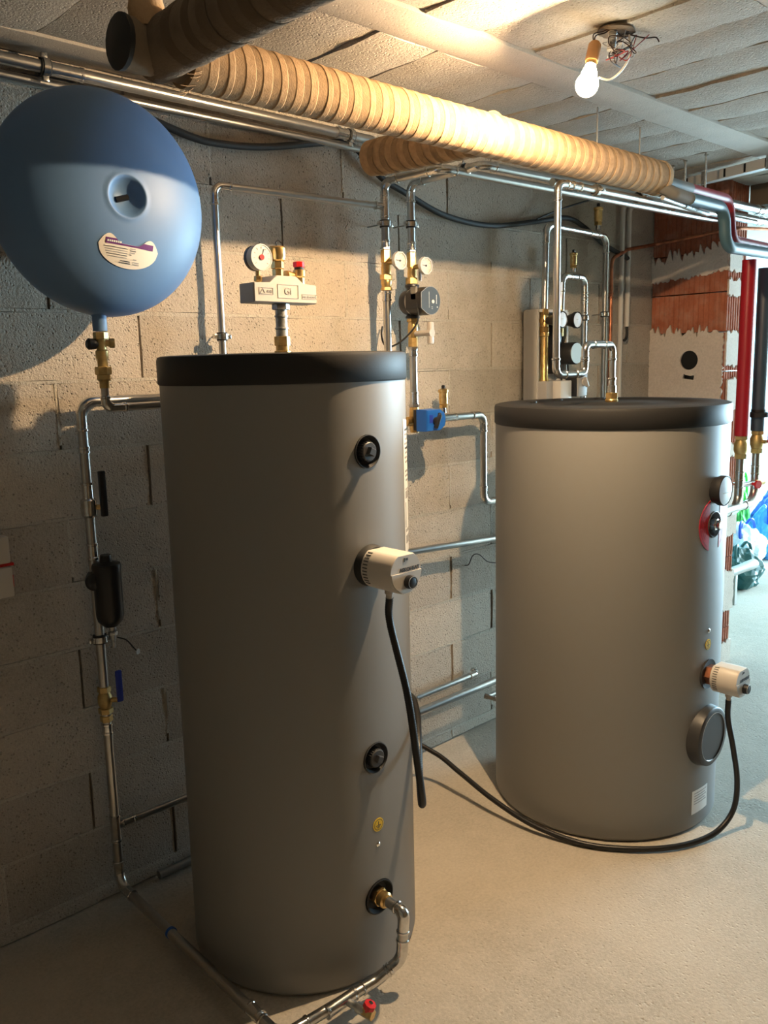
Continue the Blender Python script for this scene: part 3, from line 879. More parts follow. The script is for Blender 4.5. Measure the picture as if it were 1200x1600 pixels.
# corrugated power hoses
def corrugated(name, label, ctrl, r, cat='hose'):
    pts = resample(spline(ctrl, 14), 0.0032)
    rad = [r if (i // 1) % 2 == 0 else r * 0.86 for i in range(len(pts))]
    o = thing(name, label, cat, ctrl[0])
    MB().ring_sweep(pts, rad, 12).build('sleeve', M['hose'], o, True, 80)
    return o
corrugated('power_hose', 'black corrugated hose hanging in a loop from the tall tank heater', [gl1, (FX1 + 0.004, gl1[1] + 0.004, 1.03), (FX1 + 0.012, 1.475, 0.85), (FX1 + 0.022, 1.455, 0.68), (FX1 + 0.036, 1.452, 0.565), (FX1 + 0.060, 1.478, 0.533), (FX1 + 0.105, 1.528, 0.56), (FX1 + 0.18, 1.605, 0.63), (FX1 + 0.27, 1.70, 0.66), (1.78, 1.80, 0.66), (1.835, 1.93, 0.62)], 0.0105)
corrugated('power_hose', 'black corrugated hose from the short tank heater running round its foot across the floor', [gl2, (FX2 + 0.004, gl2[1], 0.43), (FX2 + 0.012, 1.228, 0.33), (FX2 + 0.03, 1.215, 0.20), (FX2 + 0.03, 1.222, 0.09), (FX2 - 0.03, 1.24, 0.03), (2.67, 1.265, 0.014), (2.56, 1.315, 0.013), (2.46, 1.40, 0.013), (2.375, 1.52, 0.013), (2.335, 1.64, 0.02), (2.315, 1.76, 0.035), (2.315, 1.92, 0.065), (2.33, 2.08, 0.10), (2.33, 2.22, 0.14), (2.26, 2.33, 0.18), (2.0, 2.37, 0.22)], 0.0105)

# ------------------------------------------------------------------ expansion vessel
VC = Vector((1.095, 2.235, 2.112)); VR = 0.290; VA = 0.150
ves = thing('expansion_vessel', 'big blue round expansion vessel hung high on the block wall', 'expansion vessel', (VC.x, VC.y, VC.z - VR))
def ves_y(rho):
    return VA * (1 - min(1, rho / VR) ** 2.25) ** 0.5
prof = []
for k in range(0, 40):
    rho = VR * math.sin(math.pi / 2 * k / 39)
    prof.append((rho, -ves_y(rho)))
back = [(r_, t_) for r_, t_ in prof]
front = [(r_, -t_) for r_, t_ in prof]
DR = 0.050
dish = []
yd = ves_y(DR)
for k in range(9):
    q = k / 8
    dish.append((DR * q, yd - 0.030 * (1 - q ** 2.2)))
fr = dish + [(DR + 0.004, yd + 0.0012)] + [p for p in front if p[0] > DR + 0.008]
full = fr + list(reversed(back))[1:]
MB().lathe(VC, (0, -1, 0), full, 96).build('shell', M['vessel_blue'], ves, True, 60)
bv = MB()
vp_ = VC + Vector((-0.006, -(yd - 0.028), -0.004))
bv.tube([vp_ + Vector((-0.014, -0.004, -0.003)), vp_ + Vector((0.016, -0.012, 0.005))], 0.0075, 12)
bv.build('air_valve', M['black_plastic'], ves)
# sticker lying on the front shell
def ves_pt(u, w, lift=0.0015):
    ca, sa = math.cos(-0.10), math.sin(-0.10)
    w0 = w + 0.14
    u, w = u * ca - w0 * sa, u * sa + w0 * ca - 0.14
    rho = math.hypot(u, w)
    return (VC.x + u, VC.y - ves_y(rho) - lift, VC.z + w)
LW = 0.083
def lab_lo(u): return -0.120 - 0.052 * math.sqrt(max(0.0, 1 - (u / LW) ** 2)) - 0.004
def lab_hi(u):
    q = abs(u)
    if q > 0.056: return -0.098 - ((q - 0.056) / 0.027) ** 2 * 0.026
    t = min(1.0, max(0.0, (0.056 - q) / 0.036))
    return -0.098 - 0.020 * (t * t * (3 - 2 * t))
def ves_patch(name, matn, parent, us, lo, hi, lift, n=6):
    b = MB(); vs_, fs = [], []
    for u in us:
        for j in range(n + 1): vs_.append(ves_pt(u, lo(u) + (hi(u) - lo(u)) * j / n, lift))
    for i in range(len(us) - 1):
        for j in range(n):
            a = i * (n + 1) + j
            fs.append((a, a + n + 1, a + n + 2, a + 1))
    b.add(vs_, fs)
    return b.build(name, M[matn], parent)
st = ves_patch('sticker', 'label_cream', ves, lin(-LW * 0.9995, LW * 0.9995, 36), lab_lo, lab_hi, 0.0015)
st['label'] = 'cream kidney-shaped type sticker'
ves_patch('sticker_band', 'purple', st, lin(-0.066, 0.066, 28), lambda u: -0.1225 + 0.0 * u, lambda u: min(lab_hi(u) - 0.0004, -0.1085), 0.0022, 3)
for k in range(7):
    ves_patch('print_line', 'label_white', st, lin(-0.062 + k * 0.0055, -0.058 + k * 0.0055, 2), lambda u: -0.118, lambda u: -0.1135, 0.003, 1)
for k in range(5):
    ves_patch('print_line', 'print_dark' if k in (0, 3) else 'print_grey', st, lin(-0.070 + k * 0.003, -0.006, 6), lambda u, k=k: -0.130 - k * 0.0055, lambda u, k=k: -0.1285 - k * 0.0055, 0.0024, 1)
for k, (a, c, w) in enumerate(((0.0, 0.016, -0.128), (0.0, 0.017, -0.133), (0.0, 0.015, -0.138), (0.0, 0.006, -0.143), (0.012, 0.022, -0.153), (-0.022, 0.004, -0.160), (0.012, 0.030, -0.160), (-0.026, 0.006, -0.1645), (0.012, 0.031, -0.1645))):
    ves_patch('print_line', 'print_dark' if k % 2 else 'print_grey', st, lin(a, c, 3), lambda u, w=w: w, lambda u, w=w: w + 0.0022, 0.0024, 1)
MB().lathe((VC.x - 0.03, VC.y, VC.z - VR + 0.012), (0, 0, -1), [(0.030, -0.03), (0.024, 0.0), (0.019, 0.012), (0.019, 0.05)], 24).build('neck', M['vessel_blue'], ves)
for dz in (0.12, -0.12):
    MB().box((VC.x, 2.42, VC.z + dz), (0.16, 0.08, 0.03), 0.002).build('wall_bracket', M['dull_steel'], ves)

NX, NY = VC.x - 0.03, VC.y
vv = thing('vessel_valve', 'dull brass service valve with side caps under the blue vessel', 'valve', (NX, NY, 1.63))
b = MB().hexnut((NX, NY, 1.782), (0, 0, -1), 0.020, 0.0, 0.020)
b.lathe((NX, NY, 1.765), (0, 0, -1), [(0.013, 0), (0.013, 0.03), (0.017, 0.034), (0.017, 0.052), (0.014, 0.056), (0.014, 0.075)], 20)
b.build('body', M['brass_dull'], vv)
b = MB().lathe((NX, NY, 1.752), (1, -0.3, 0), [(0.009, 0), (0.009, 0.02), (0.013, 0.022), (0.013, 0.034), (0.008, 0.035)], 18)
b.build('test_port', M['brass_dull'], vv)
b = MB().lathe((NX, NY, 1.750), (-1, 0.1, 0), [(0.009, 0), (0.009, 0.014), (0.014, 0.016), (0.016, 0.034), (0.010, 0.040)], 10)
b.build('drain_cap', M['black_plastic'], vv)
MB().hexnut((NX, NY, 1.690), (0, 0, -1), 0.022, 0.0, 0.022).build('union_nut', M['brass_dull'], vv, False)
MB().lathe((NX, NY, 1.668), (0, 0, -1), [(0.018, 0), (0.0185, 0.012), (0.013, 0.018), (0.013, 0.036)], 18).build('union_tail', M['brass_dull'], vv)

# ------------------------------------------------------------------ pipes on the left of the tall tank
pipe('steel_pipe', 'thin steel pipe bending from the vessel valve behind the tall tank', [(NX, NY, 1.645), (NX, NY, 1.578), (1.62, NY + 0.02, 1.578)], 0.011, bend=0.03, base=(NX, NY, 1.578))
LP = 1.064; LY = 2.395
lp = pipe('steel_pipe', 'steel pipe down the left wall and along the floor to the tall tank outlet', [(1.62, LY, 1.592), (LP, LY, 1.592), (LP, LY, 0.075), (LP - 0.004, 1.545, 0.055), (1.36, 1.525, 0.055), (FX1 - 0.01, 1.495, 0.10), (FX1, 1.492, 0.236), (FX1, 1.556, 0.236)], 0.0145, bend=0.055, base=(LP, LY, 0))
coupling(lp, (LP, LY, 1.325), (0, 0, 1), 0.0145, 0.07)
coupling(lp, (LP, LY, 1.455), (0, 0, 1), 0.0145, 0.02)
coupling(lp, (LP, LY, 1.155), (0, 0, 1), 0.0145, 0.05)
coupling(lp, (LP, LY, 0.60), (0, 0, 1), 0.0145, 0.035)
coupling(lp, (LP, LY, 0.27), (0, 0, 1), 0.0145, 0.09, name='tee')
coupling(lp, (LP, 1.66, 0.056), (0, 1, 0), 0.0145, 0.05)
coupling(lp, (1.24, 1.53, 0.055), (1, 0, 0), 0.0145, 0.10, name='tee')
clamp(lp, (LP, LY, 0.885), (0, 0, 1), 0.0145, (0, 0.06, 0))
MB().lathe((LP, 2.08, 0.0663), (0, 1, 0), [(0.0150, -0.006), (0.0168, -0.005), (0.0168, 0.005), (0.0150, 0.006)], 18).build('blue_ring', M['blue_plastic'], lp)  # plain blue ring around the floor pipe
b = MB().hexnut((FX1, Y1F + 0.022, 0.236), (0, -1, 0), 0.026, 0.0, 0.030)
b.lathe((FX1, Y1F, 0.236), (0, -1, 0), [(0.022, 0.006), (0.022, 0.026), (0.017, 0.03), (0.017, 0.034)], 20)
b.build('outlet_union', M['brass'], lp, True)
MB().lathe((FX1, Y1F + 0.021, 0.236), (0, -1, 0), [(0.025, 0.0), (0.040, 0.002), (0.0495, 0.023), (0.046, 0.024), (0.038, 0.008)], 36).build('outlet_rosette', M['lid'], t1)
dv = thing('drain_valve', 'small brass drain valve with red knob on the floor pipe before the tall tank', 'valve', (1.27, 1.50, 0.03))
b = MB().lathe((1.255, 1.528, 0.055), (0.25, -0.9, -0.1), [(0.010, 0.010), (0.010, 0.035), (0.014, 0.036), (0.014, 0.06)], 16)
b.build('stub', M['galvanised'], dv)
MB().hexnut((1.255, 1.528, 0.055), (0.25, -0.9, -0.1), 0.015, 0.055, 0.085).build('body', M['brass'], dv, False)
MB().lathe((1.268, 1.462, 0.05), (0.3, -0.3, 1), [(0.007, 0.0), (0.007, 0.014), (0.016, 0.016), (0.017, 0.022), (0.016, 0.029), (0.007, 0.030)], 8).build('knob', M['red_plastic'], dv)
MB().lathe((1.268, 1.462, 0.05), (0.3, -0.3, 1), [(0.006, 0.029), (0.006, 0.033), (0.0, 0.033)], 12).build('knob_screw', M['chrome'], dv)

lb_ = pipe('steel_pipe', 'thin steel pipe low on the wall branching right behind the tall tank', [(LP + 0.012, LY, 0.275), (1.75, LY, 0.272)], 0.011, base=(1.1, LY, 0.27))
coupling(lb_, (LP + 0.045, LY, 0.275), (1, 0, 0), 0.011, 0.045)
pipe('steel_pipe', 'dull pipe lying at the foot of the wall behind the tall tank', [(LP + 0.15, 2.43, 0.022), (1.9, 2.43, 0.022)], 0.014, 'dull_steel', elbow=None, base=(1.2, 2.43, 0.0))

bvv = thing('ball_valve', 'ball valve with long black lever high on the left wall pipe', 'valve', (LP, LY, 1.28))
MB().lathe((LP, LY, 1.285), (0, 0, 1), [(0.018, -0.028), (0.023, -0.022), (0.023, 0.022), (0.018, 0.028)], 16).build('body', M['press_steel'], bvv)
MB().lathe((LP, LY, 1.285), (1, -0.6, 0), [(0.008, 0.015), (0.008, 0.035)], 10).build('spindle', M['brass'], bvv)
MB().box((LP + 0.034, LY - 0.026, 1.325), (0.020, 0.016, 0.135), 0.004).build('lever', M['black_plastic'], bvv)

df = thing('dirt_separator', 'black bottle-shaped dirt separator with drain cock on the left wall pipe', 'filter', (LP + 0.02, LY - 0.03, 0.90))
MB().lathe((LP + 0.022, LY - 0.035, 1.125), (0, 0, -1), [(0.016, -0.02), (0.018, 0.0), (0.040, 0.006), (0.043, 0.014), (0.041, 0.03), (0.040, 0.165), (0.036, 0.18), (0.020, 0.197), (0.0, 0.198)], 28).build('body', M['black_plastic'], df)
MB().lathe((LP, LY, 1.07), (-0.3, -0.6, 0), [(0.026, -0.02), (0.028, 0.02), (0.026, 0.042), (0.018, 0.048)], 20).build('side_port', M['black_plastic'], df)
b = MB().lathe((LP + 0.026, LY - 0.035, 0.932), (0, 0, -1), [(0.011, 0), (0.011, 0.018), (0.008, 0.020), (0.008, 0.045), (0.006, 0.046), (0.006, 0.072)], 14)
b.hexnut((LP + 0.026, LY - 0.035, 0.922), (0, 0, -1), 0.014, 0.012, 0.024)
b.build('drain_cock', M['galvanised'], df)
MB().tube(spline([(LP + 0.034, LY - 0.045, 0.892), (LP + 0.06, LY - 0.05, 0.878), (LP + 0.085, LY - 0.045, 0.845), (LP + 0.096, LY - 0.04, 0.832)], 6), 0.002, 8).build('tether', M['black_rubber'], df)
MB().lathe((LP + 0.098, LY - 0.04, 0.830), (0.4, -0.9, 0), [(0.006, -0.002), (0.009, -0.002), (0.009, 0.002), (0.006, 0.002)], 14).build('tether_cap', M['galvanised'], df)

bb = thing('ball_valve', 'brass ball valve with blue lever low on the left wall pipe', 'valve', (LP, LY, 0.70))
b = MB().hexnut((LP, LY, 0.735), (0, 0, -1), 0.020, 0.0, 0.018)
b.lathe((LP, LY, 0.717), (0, 0, -1), [(0.016, 0), (0.022, 0.016), (0.022, 0.034), (0.016, 0.05)], 20)
b.hexnut((LP, LY, 0.667), (0, 0, -1), 0.022, 0.0, 0.018)
b.hexnut((LP, LY, 0.643), (0, 0, -1), 0.019, 0.0, 0.02)
b.build('body', M['brass_dull'], bb)
MB().lathe((LP, LY, 0.692), (0.6, -0.6, 0), [(0.008, 0.01), (0.008, 0.04)], 10).build('spindle', M['brass_dull'], bb)
MB().box((LP + 0.034, LY - 0.032, 0.735), (0.020, 0.012, 0.10), 0.005).build('lever', M['blue_lever'], bb)

sw = thing('wall_switch_box', 'small white plastic box with red band at the left edge of the wall', 'box', (0.81, 2.44, 1.06))
MB().box((0.795, 2.435, 1.195), (0.08, 0.045, 0.075), 0.004).build('upper_cover', M['white_plastic'], sw)
MB().box((0.790, 2.432, 1.105), (0.09, 0.05, 0.085), 0.004).build('lower_cover', M['white_plastic'], sw)
MB().box((0.800, 2.435, 1.152), (0.09, 0.03, 0.008), 0.001).build('red_band', M['red_plastic'], sw)
MB().box((0.840, 2.445, 1.100), (0.012, 0.02, 0.035), 0.002).build('red_tab', M['red_plastic'], sw)

# ------------------------------------------------------------------ safety group on the tall tank lid
SX, SY = 1.436, 1.92
sg = thing('safety_group', 'pale boxed safety group with gauge and red-capped valve on the tall tank lid', 'safety group', (SX, SY, H1))
b = MB().hexnut((SX, SY, H1), (0, 0, 1), 0.022, -0.002, 0.010)
b.lathe((SX, SY, H1), (0, 0, 1), [(0.018, 0.008), (0.018, 0.024)], 20)
b.hexnut((SX, SY, H1), (0, 0, 1), 0.0215, 0.022, 0.048)
b.build('brass_union', M['brass'], sg, False)
b = MB().lathe((SX, SY, H1), (0, 0, 1), [(0.016, 0.046), (0.016, 0.118)], 20)
for z in (0.066, 0.098): b.lathe((SX, SY, H1), (0, 0, 1), [(0.016, z), (0.0185, z + 0.001), (0.0185, z + 0.005), (0.016, z + 0.006)], 20)
b.build('nipple', M['galvanised'], sg)
MB().hexnut((SX, SY, H1), (0, 0, 1), 0.024, 0.118, 0.134).build('top_nut', M['galvanised'], sg, False)
BX0, BX1, BZ0 = 1.328, 1.536, 1.846
poly = [(BX0, BZ0), (BX1, BZ0), (BX1, 1.896), (1.492, 1.898), (1.468, 1.917), (1.402, 1.917), (1.378, 1.898), (BX0, 1.896)]
b = MB()
def shrink(p, s): 
    cx_ = sum(a for a, _ in p) / len(p); cz_ = sum(c for _, c in p) / len(p)
    return [(cx_ + (a - cx_) * (1 - s * 0.35), cz_ + (c - cz_) * (1 - s)) for a, c in p]
loops = [(1.956, shrink(poly, 0.06)), (1.952, poly), (1.892, poly), (1.887, shrink(poly, 0.06))]
vs_, fs = [], []
for yy, pp in loops: vs_ += [(a, yy, c) for a, c in pp]
n = len(poly)
for i in range(3):
    for k in range(n): fs.append((i * n + k, i * n + (k + 1) % n, (i + 1) * n + (k + 1) % n, (i + 1) * n + k))
fs.append(tuple(range(n))); fs.append(tuple(3 * n + k for k in range(n)))
b.add(vs_, fs)
shell = b.build('insulation_shell', M['cream_plastic'], sg, False)
mS = face_mtx((0, 1.8868, 0), (1, 0, 0), (0, 0, 1))
def frame_loops(x0, z0, x1, z1, t=0.0012):
    return [[(x0, z0), (x1, z0), (x1, z1), (x0, z1)], [(x0 + t, z0 + t), (x1 - t, z0 + t), (x1 - t, z1 - t), (x0 + t, z1 - t)]]
for (a, c, d, e) in ((1.343, 1.866, 1.388, 1.884), (1.403, 1.858, 1.472, 1.894), (1.484, 1.858, 1.531, 1.871)):
    me = outline_mesh('embossed_frame', frame_loops(a, c, d, e), 0.0022, mS); me.materials.append(M['grey_plastic']); obj('embossed_frame', me, None, shell)
me = text_mesh('lettering', 'Gi', 0.026, face_mtx((1.437, 1.8862, 1.876), (1, 0, 0), (0, 0, 1)), 0.0008, 0.0)
me.materials.append(M['grey_plastic']); obj('lettering', me, None, shell)
b = MB()      # moulded script too fine to read
for k in range(5): b.box((1.369 + k * 0.0036, 1.8862, 1.874), (0.0022, 0.0012, 0.007 if k % 2 else 0.0055))
for k in range(11): b.box((1.489 + k * 0.0037, 1.8862, 1.864), (0.0024, 0.0012, 0.0045 if k % 3 else 0.003))
b.build('fine_print', M['grey_plastic'], shell, False)
me = outline_mesh('triangle_mark', [[(1.345, 1.868), (1.364, 1.868), (1.3545, 1.883)], [(1.348, 1.8695), (1.361, 1.8695), (1.3545, 1.880)]], 0.0012, face_mtx((0, 1.8862, 0), (1, 0, 0), (0, 0, 1)))
me.materials.append(M['grey_plastic']); obj('triangle_mark', me, None, shell)
# manometer
gx, gz = 1.358, 1.960
b = MB().lathe((gx + 0.004, 1.915, 1.893), (0, 0, 1), [(0.008, 0), (0.008, 0.012), (0.006, 0.014), (0.006, 0.05)], 14)
b.hexnut((gx + 0.004, 1.915, 1.893), (0, 0, 1), 0.011, 0.008, 0.022)
b.build('gauge_stem', M['brass'], sg)
gc = MB().lathe((gx, 1.925, gz), (0, -1, 0), [(0.026, 0.0), (0.032, 0.003), (0.032, 0.030), (0.0335, 0.031), (0.0335, 0.037), (0.031, 0.037), (0.031, 0.034)], 36).build('gauge_case', M['white_plastic'], sg)
MB().lathe((gx, 1.926, gz), (0, -1, 0), [(0.0265, 0.0), (0.0325, 0.002), (0.0325, 0.014), (0.030, 0.014)], 36).build('case_back', M['black_plastic'], gc)
needle_face(gc, (gx, 1.889, gz), 0.0305, (0, -1, 0), 20, 'gauge_face', 9)
MB().lathe((gx, 1.8885, gz), (0, -1, 0), [(0.007, 0.0), (0.007, 0.002), (0.0, 0.002)], 16).build('red_pointer', M['red_plastic'], gc)
b = MB().hexnut((1.431, 1.92, 1.915), (0, 0, 1), 0.015, 0.0, 0.022)
b.hexnut((1.431, 1.92, 1.937), (0, 0, 1), 0.0175, 0.0, 0.020)
b.lathe((1.431, 1.92, 1.957), (0, 0, 1), [(0.018, 0.0), (0.021, 0.003), (0.021, 0.007), (0.0225, 0.010), (0.0225, 0.034), (0.019, 0.038), (0.006, 0.039)], 24)
b.build('air_vent', M['brass'], sg)
MB().tube(spline([(1.431, 1.92, 1.995), (1.429, 1.92, 2.006), (1.436, 1.918, 2.011), (1.444, 1.915, 2.004)], 5), 0.0016, 8).build('vent_pin', M['black_plastic'], sg)
b = MB().hexnut((1.503, 1.92, 1.897), (0, 0, 1), 0.0145, 0.0, 0.022)
b.lathe((1.503, 1.92, 1.917), (0, 0, 1), [(0.013, 0.0), (0.0165, 0.004), (0.0165, 0.020), (0.014, 0.022)], 20)
b.lathe((1.503, 1.93, 1.922), (-1, -0.2, 0), [(0.011, 0.0), (0.011, 0.03), (0.013, 0.032), (0.013, 0.045)], 16)
b.build('relief_valve', M['brass'], sg)
MB().lathe((1.503, 1.92, 1.939), (0, 0, 1), [(0.013, 0.0), (0.013, 0.006)], 16).build('valve_collar', M['black_plastic'], sg)
MB().hexnut((1.503, 1.92, 1.945), (0, 0, 1), 0.0155, 0.0, 0.015).build('red_cap', M['red_plastic'], sg, False)

# ------------------------------------------------------------------ wall pipes between the tanks
lo = pipe('steel_pipe', 'thin steel pipe rising behind the tall tank and turning right along the wall', [(1.552, LY, 1.45), (1.552, LY, 2.242), (2.262, 2.362, 2.244)], 0.0112, bend=0.03, base=(1.552, LY, 1.45))
clamp(lo, (1.552, LY, 1.778), (0, 0, 1), 0.0112, (0, 0.06, 0))
coupling(lo, (2.228, 2.364, 2.244), (1, -0.04, 0), 0.0112, 0.04)

RX1, RX2, RY = 2.254, 2.389, 2.36
r1 = pipe('steel_riser', 'steel riser with dial gauge and brass valve nearer the tall tank', [(RX1, RY, 1.40), (RX1, RY, 2.332), (RX1 + 0.02, 2.09, 2.332), (4.325, 2.09, 2.345)], 0.0145, bend=0.04, base=(RX1, RY, 1.4))
clamp(r1, (RX1, RY, 2.183), (0, 0, 1), 0.0145, (0, 0.095, 0))
coupling(r1, (RX1, RY, 2.244), (0, 0, 1), 0.0145, 0.085, name='tee')
coupling(r1, (RX1, RY, 2.112), (0, 0, 1), 0.0145, 0.03)
coupling(r1, (RX1, RY, 1.925), (0, 0, 1), 0.0145, 0.035)
b = MB().hexnut((RX1, RY, 2.10), (0, 0, -1), 0.021, 0.0, 0.008); b.build('white_nut', M['press_steel'], r1, False)
b = MB().hexnut((RX1, RY, 2.091), (0, 0, -1), 0.0195, 0.0, 0.045)
b.lathe((RX1, RY, 2.046), (0, 0, -1), [(0.016, 0), (0.019, 0.02), (0.018, 0.042)], 20)
b.hexnut((RX1, RY, 2.004), (0, 0, -1), 0.024, 0.0, 0.020)
b.lathe((RX1, RY, 1.984), (0, 0, -1), [(0.020, 0), (0.021, 0.010), (0.017, 0.026)], 20)
b.hexnut((RX1, RY, 1.958), (0, 0, -1), 0.022, 0.0, 0.012)
b.build('brass_valve', M['brass'], r1)
def dial_gauge(parent, x, z, y0, y1, r=0.033, bez='white_plastic', face='gauge_face', ang=-85):
    MB().lathe((x, y0, z), (0, -1, 0), [(0.009, 0.0), (0.009, y0 - y1 - 0.018), (0.012, y0 - y1 - 0.014)], 14).build('gauge_stem', M['brass_dull'], parent)
    g = MB().lathe((x, y1 + 0.016, z), (0, -1, 0), [(r * 0.8, 0), (r, 0.003), (r * 1.02, 0.014), (r, 0.017), (r * 0.86, 0.017), (r * 0.84, 0.012)], 10 if bez == 'white_plastic' else 32).build('gauge_bezel', M[bez], parent)
    needle_face(g, (x, y1 + 0.003, z), r * 0.85, (0, -1, 0), ang, face, 9)
dial_gauge(r1, RX1, 2.046, RY, 2.283)

r2 = pipe('steel_riser', 'steel riser carrying the black pump and blue valve actuator', [(RX2, RY, 1.47), (RX2, RY, 2.340), (RX2, 2.01, 2.345), (4.9, 2.005, 2.37)], 0.0145, bend=0.04, base=(RX2, RY, 1.47))
clamp(r2, (RX2, RY, 2.193), (0, 0, 1), 0.0145, (0, 0.095, 0))
clamp(r2, (RX2, 2.10, 2.3437), (0, 1, 0), 0.0145, (0, 0, 0.19))
coupling(r2, (RX2, RY, 2.115), (0, 0, 1), 0.0145, 0.03)
coupling(r2, (RX2, RY, 1.72), (0, 0, 1), 0.0145, 0.03)
coupling(r2, (RX2, RY, 1.545), (0, 0, 1), 0.0145, 0.05)
b = MB().hexnut((RX2, RY, 2.10), (0, 0, -1), 0.021, 0.0, 0.008).hexnut((RX2, RY, 1.742), (0, 0, -1), 0.021, 0.0, 0.01).hexnut((RX2, RY, 1.522), (0, 0, -1), 0.022, 0.0, 0.012)
b.build('white_nut', M['press_steel'], r2, False)
b = MB().hexnut((RX2, RY, 2.091), (0, 0, -1), 0.019, 0.0, 0.055)
b.lathe((RX2, RY, 2.036), (0, 0, -1), [(0.016, 0), (0.018, 0.02), (0.018, 0.04)], 20)
b.hexnut((RX2, RY, 1.998), (0, 0, -1), 0.025, 0.0, 0.024)
b.build('brass_valve', M['brass'], r2)
MB().lathe((RX2 + 0.012, RY - 0.03, 2.004), (0, 0, 1), [(0.006, -0.02), (0.006, 0.022)], 10).build('drain_pin', M['white_plastic'], r2)
dial_gauge(r2, RX2, 2.036, RY, 2.283)
b = MB().hexnut((RX2, RY, 1.848), (0, 0, -1), 0.023, 0.0, 0.014)
b.lathe((RX2, RY, 1.834), (0, 0, -1), [(0.017, 0), (0.020, 0.02), (0.020, 0.05), (0.016, 0.06)], 20)
b.hexnut((RX2, RY, 1.775), (0, 0, -1), 0.019, 0.0, 0.034)
b.build('shut_off', M['brass'], r2)
MB().lathe((RX2, RY, 1.790), (0, -1, 0), [(0.011, 0.012), (0.011, 0.085)], 16).build('handle_stem', M['cream_plastic'], r2)
b = MB().box((RX2, RY - 0.092, 1.790), (0.022, 0.018, 0.082), 0.004)
b.lathe((RX2, RY - 0.08, 1.790), (0, -1, 0), [(0.016, 0), (0.016, 0.022)], 8)
b.build('tee_handle', M['cream_plastic'], r2)
# pump
pu = thing('circulation_pump', 'black circulation pump with dark control face on the wall riser', 'pump', (RX2, RY, 1.905))
b = MB().lathe((RX2, RY, 1.972), (0, 0, -1), [(0.027, 0), (0.028, 0.006), (0.022, 0.014), (0.022, 0.11), (0.028, 0.118), (0.027, 0.124)], 24)
b.lathe((RX2, RY, 1.908), (0, -1, 0), [(0.045, -0.03), (0.05, -0.01), (0.05, 0.012)], 32)
b.build('casing', M['black_plastic'], pu)
MB().lathe((RX2, RY - 0.008, 1.908), (0, -1, 0), [(0.052, 0), (0.052, 0.012), (0.046, 0.016)], 32).build('flange_ring', M['dull_steel'], pu)
fp = [(0.052 * math.cos(math.radians(a)), 0.052 * math.sin(math.radians(a))) for a in range(-120, 121, 8)] + [(-0.050, 0.030), (-0.052, 0.026), (-0.052, -0.026), (-0.050, -0.030)]
MB().prism(fp, lambda u, v, w: (RX2 + u, 2.345 - w, 1.908 + v), 0.078).build('motor', M['black_plastic'], pu)
fc = MB().prism([(u * 0.98, v * 0.98) for u, v in fp], lambda u, v, w: (RX2 + u, 2.267 - w, 1.908 + v), 0.004).build('control_face', M['pump_face'], pu)
me = outline_mesh('face_edge', [fp, [(u * 0.97, v * 0.97) for u, v in fp]], 0.002, face_mtx((RX2, 2.2635, 1.908), (1, 0, 0), (0, 0, 1))); me.materials.append(M['grey_plastic']); obj('face_edge', me, None, fc)
b = MB()
for k in range(8): b.box((RX2 + 0.030, 2.2625, 1.928 - k * 0.0042), (0.0035, 0.0006, 0.003))
for k in range(13): b.box((RX2 - 0.010, 2.2625, 1.938 - k * 0.0045), (0.0018, 0.0006, 0.003))
b.box((RX2 + 0.034, 2.2625, 1.885), (0.005, 0.0006, 0.005)).box((RX2 + 0.006, 2.2625, 1.885), (0.007, 0.0006, 0.001)).box((RX2 + 0.006, 2.2625, 1.879), (0.007, 0.0006, 0.001))
b.build('face_print', M['label_white'], fc, False)
MB().lathe((RX2 + 0.012, 2.263, 1.905), (0, -1, 0), [(0.007, 0), (0.006, 0.0012), (0, 0.0012)], 16).build('button', M['label_cream'], fc)
MB().tube(spline([(RX2 - 0.045, 2.30, 1.92), (RX2 - 0.050, 2.285, 1.89), (RX2 - 0.047, 2.29, 1.83), (RX2 - 0.07, 2.33, 1.775), (RX2 - 0.10, 2.37, 1.745), (RX2 - 0.115, 2.40, 1.752), (RX2 - 0.10, 2.43, 1.79), (RX2 - 0.085, 2.44, 1.82)], 8), 0.0035, 8).build('power_lead', M['black_rubber'], pu)
MB().box((RX2 - 0.046, 2.305, 1.935), (0.012, 0.03, 0.05), 0.003).build('plug_connector', M['dull_steel'], pu)

# three-way valve with blue actuator
tw = thing('valve_actuator', 'bright blue motor actuator with black selector on the wall pipe between the tanks', 'actuator', (RX2 + 0.01, RY, 1.46))
b = MB().lathe((RX2, RY, 1.512), (0, 0, -1), [(0.017, 0), (0.02, 0.02), (0.02, 0.08), (0.017, 0.10)], 18)
b.lathe((RX2, RY, 1.457), (1, 0, 0), [(0.018, -0.05), (0.018, 0.10)], 18)
b.build('valve_body', M['brass'], tw)
MB().box((RX2 + 0.005, 2.322, 1.462), (0.075, 0.024, 0.080), 0.002).build('back_plate', M['black_plastic'], tw)
ap = [(-0.048, -0.042), (0.028, -0.042), (0.055, -0.026), (0.060, -0.010), (0.060, 0.010), (0.052, 0.030), (0.030, 0.042), (-0.048, 0.042)]
b = MB(); vs_, fs = [], []
secs = [(2.312, 1.0), (2.262, 0.97), (2.256, 0.92)]
n = len(ap)
for yy, s in secs: vs_ += [(RX2 + 0.010 + u * s, yy, 1.462 + v * s) for u, v in ap]
for i in range(2):
    for k in range(n): fs.append((i * n + k, i * n + (k + 1) % n, (i + 1) * n + (k + 1) % n, (i + 1) * n + k))
fs += [tuple(range(n)), tuple(2 * n + k for k in range(n))]
b.add(vs_, fs)
ac = b.build('housing', M['blue_plastic'], tw, False)
sel = MB().lathe((RX2 + 0.010, 2.256, 1.458), (0, -1, 0), [(0.016, 0), (0.016, 0.008)], 20)
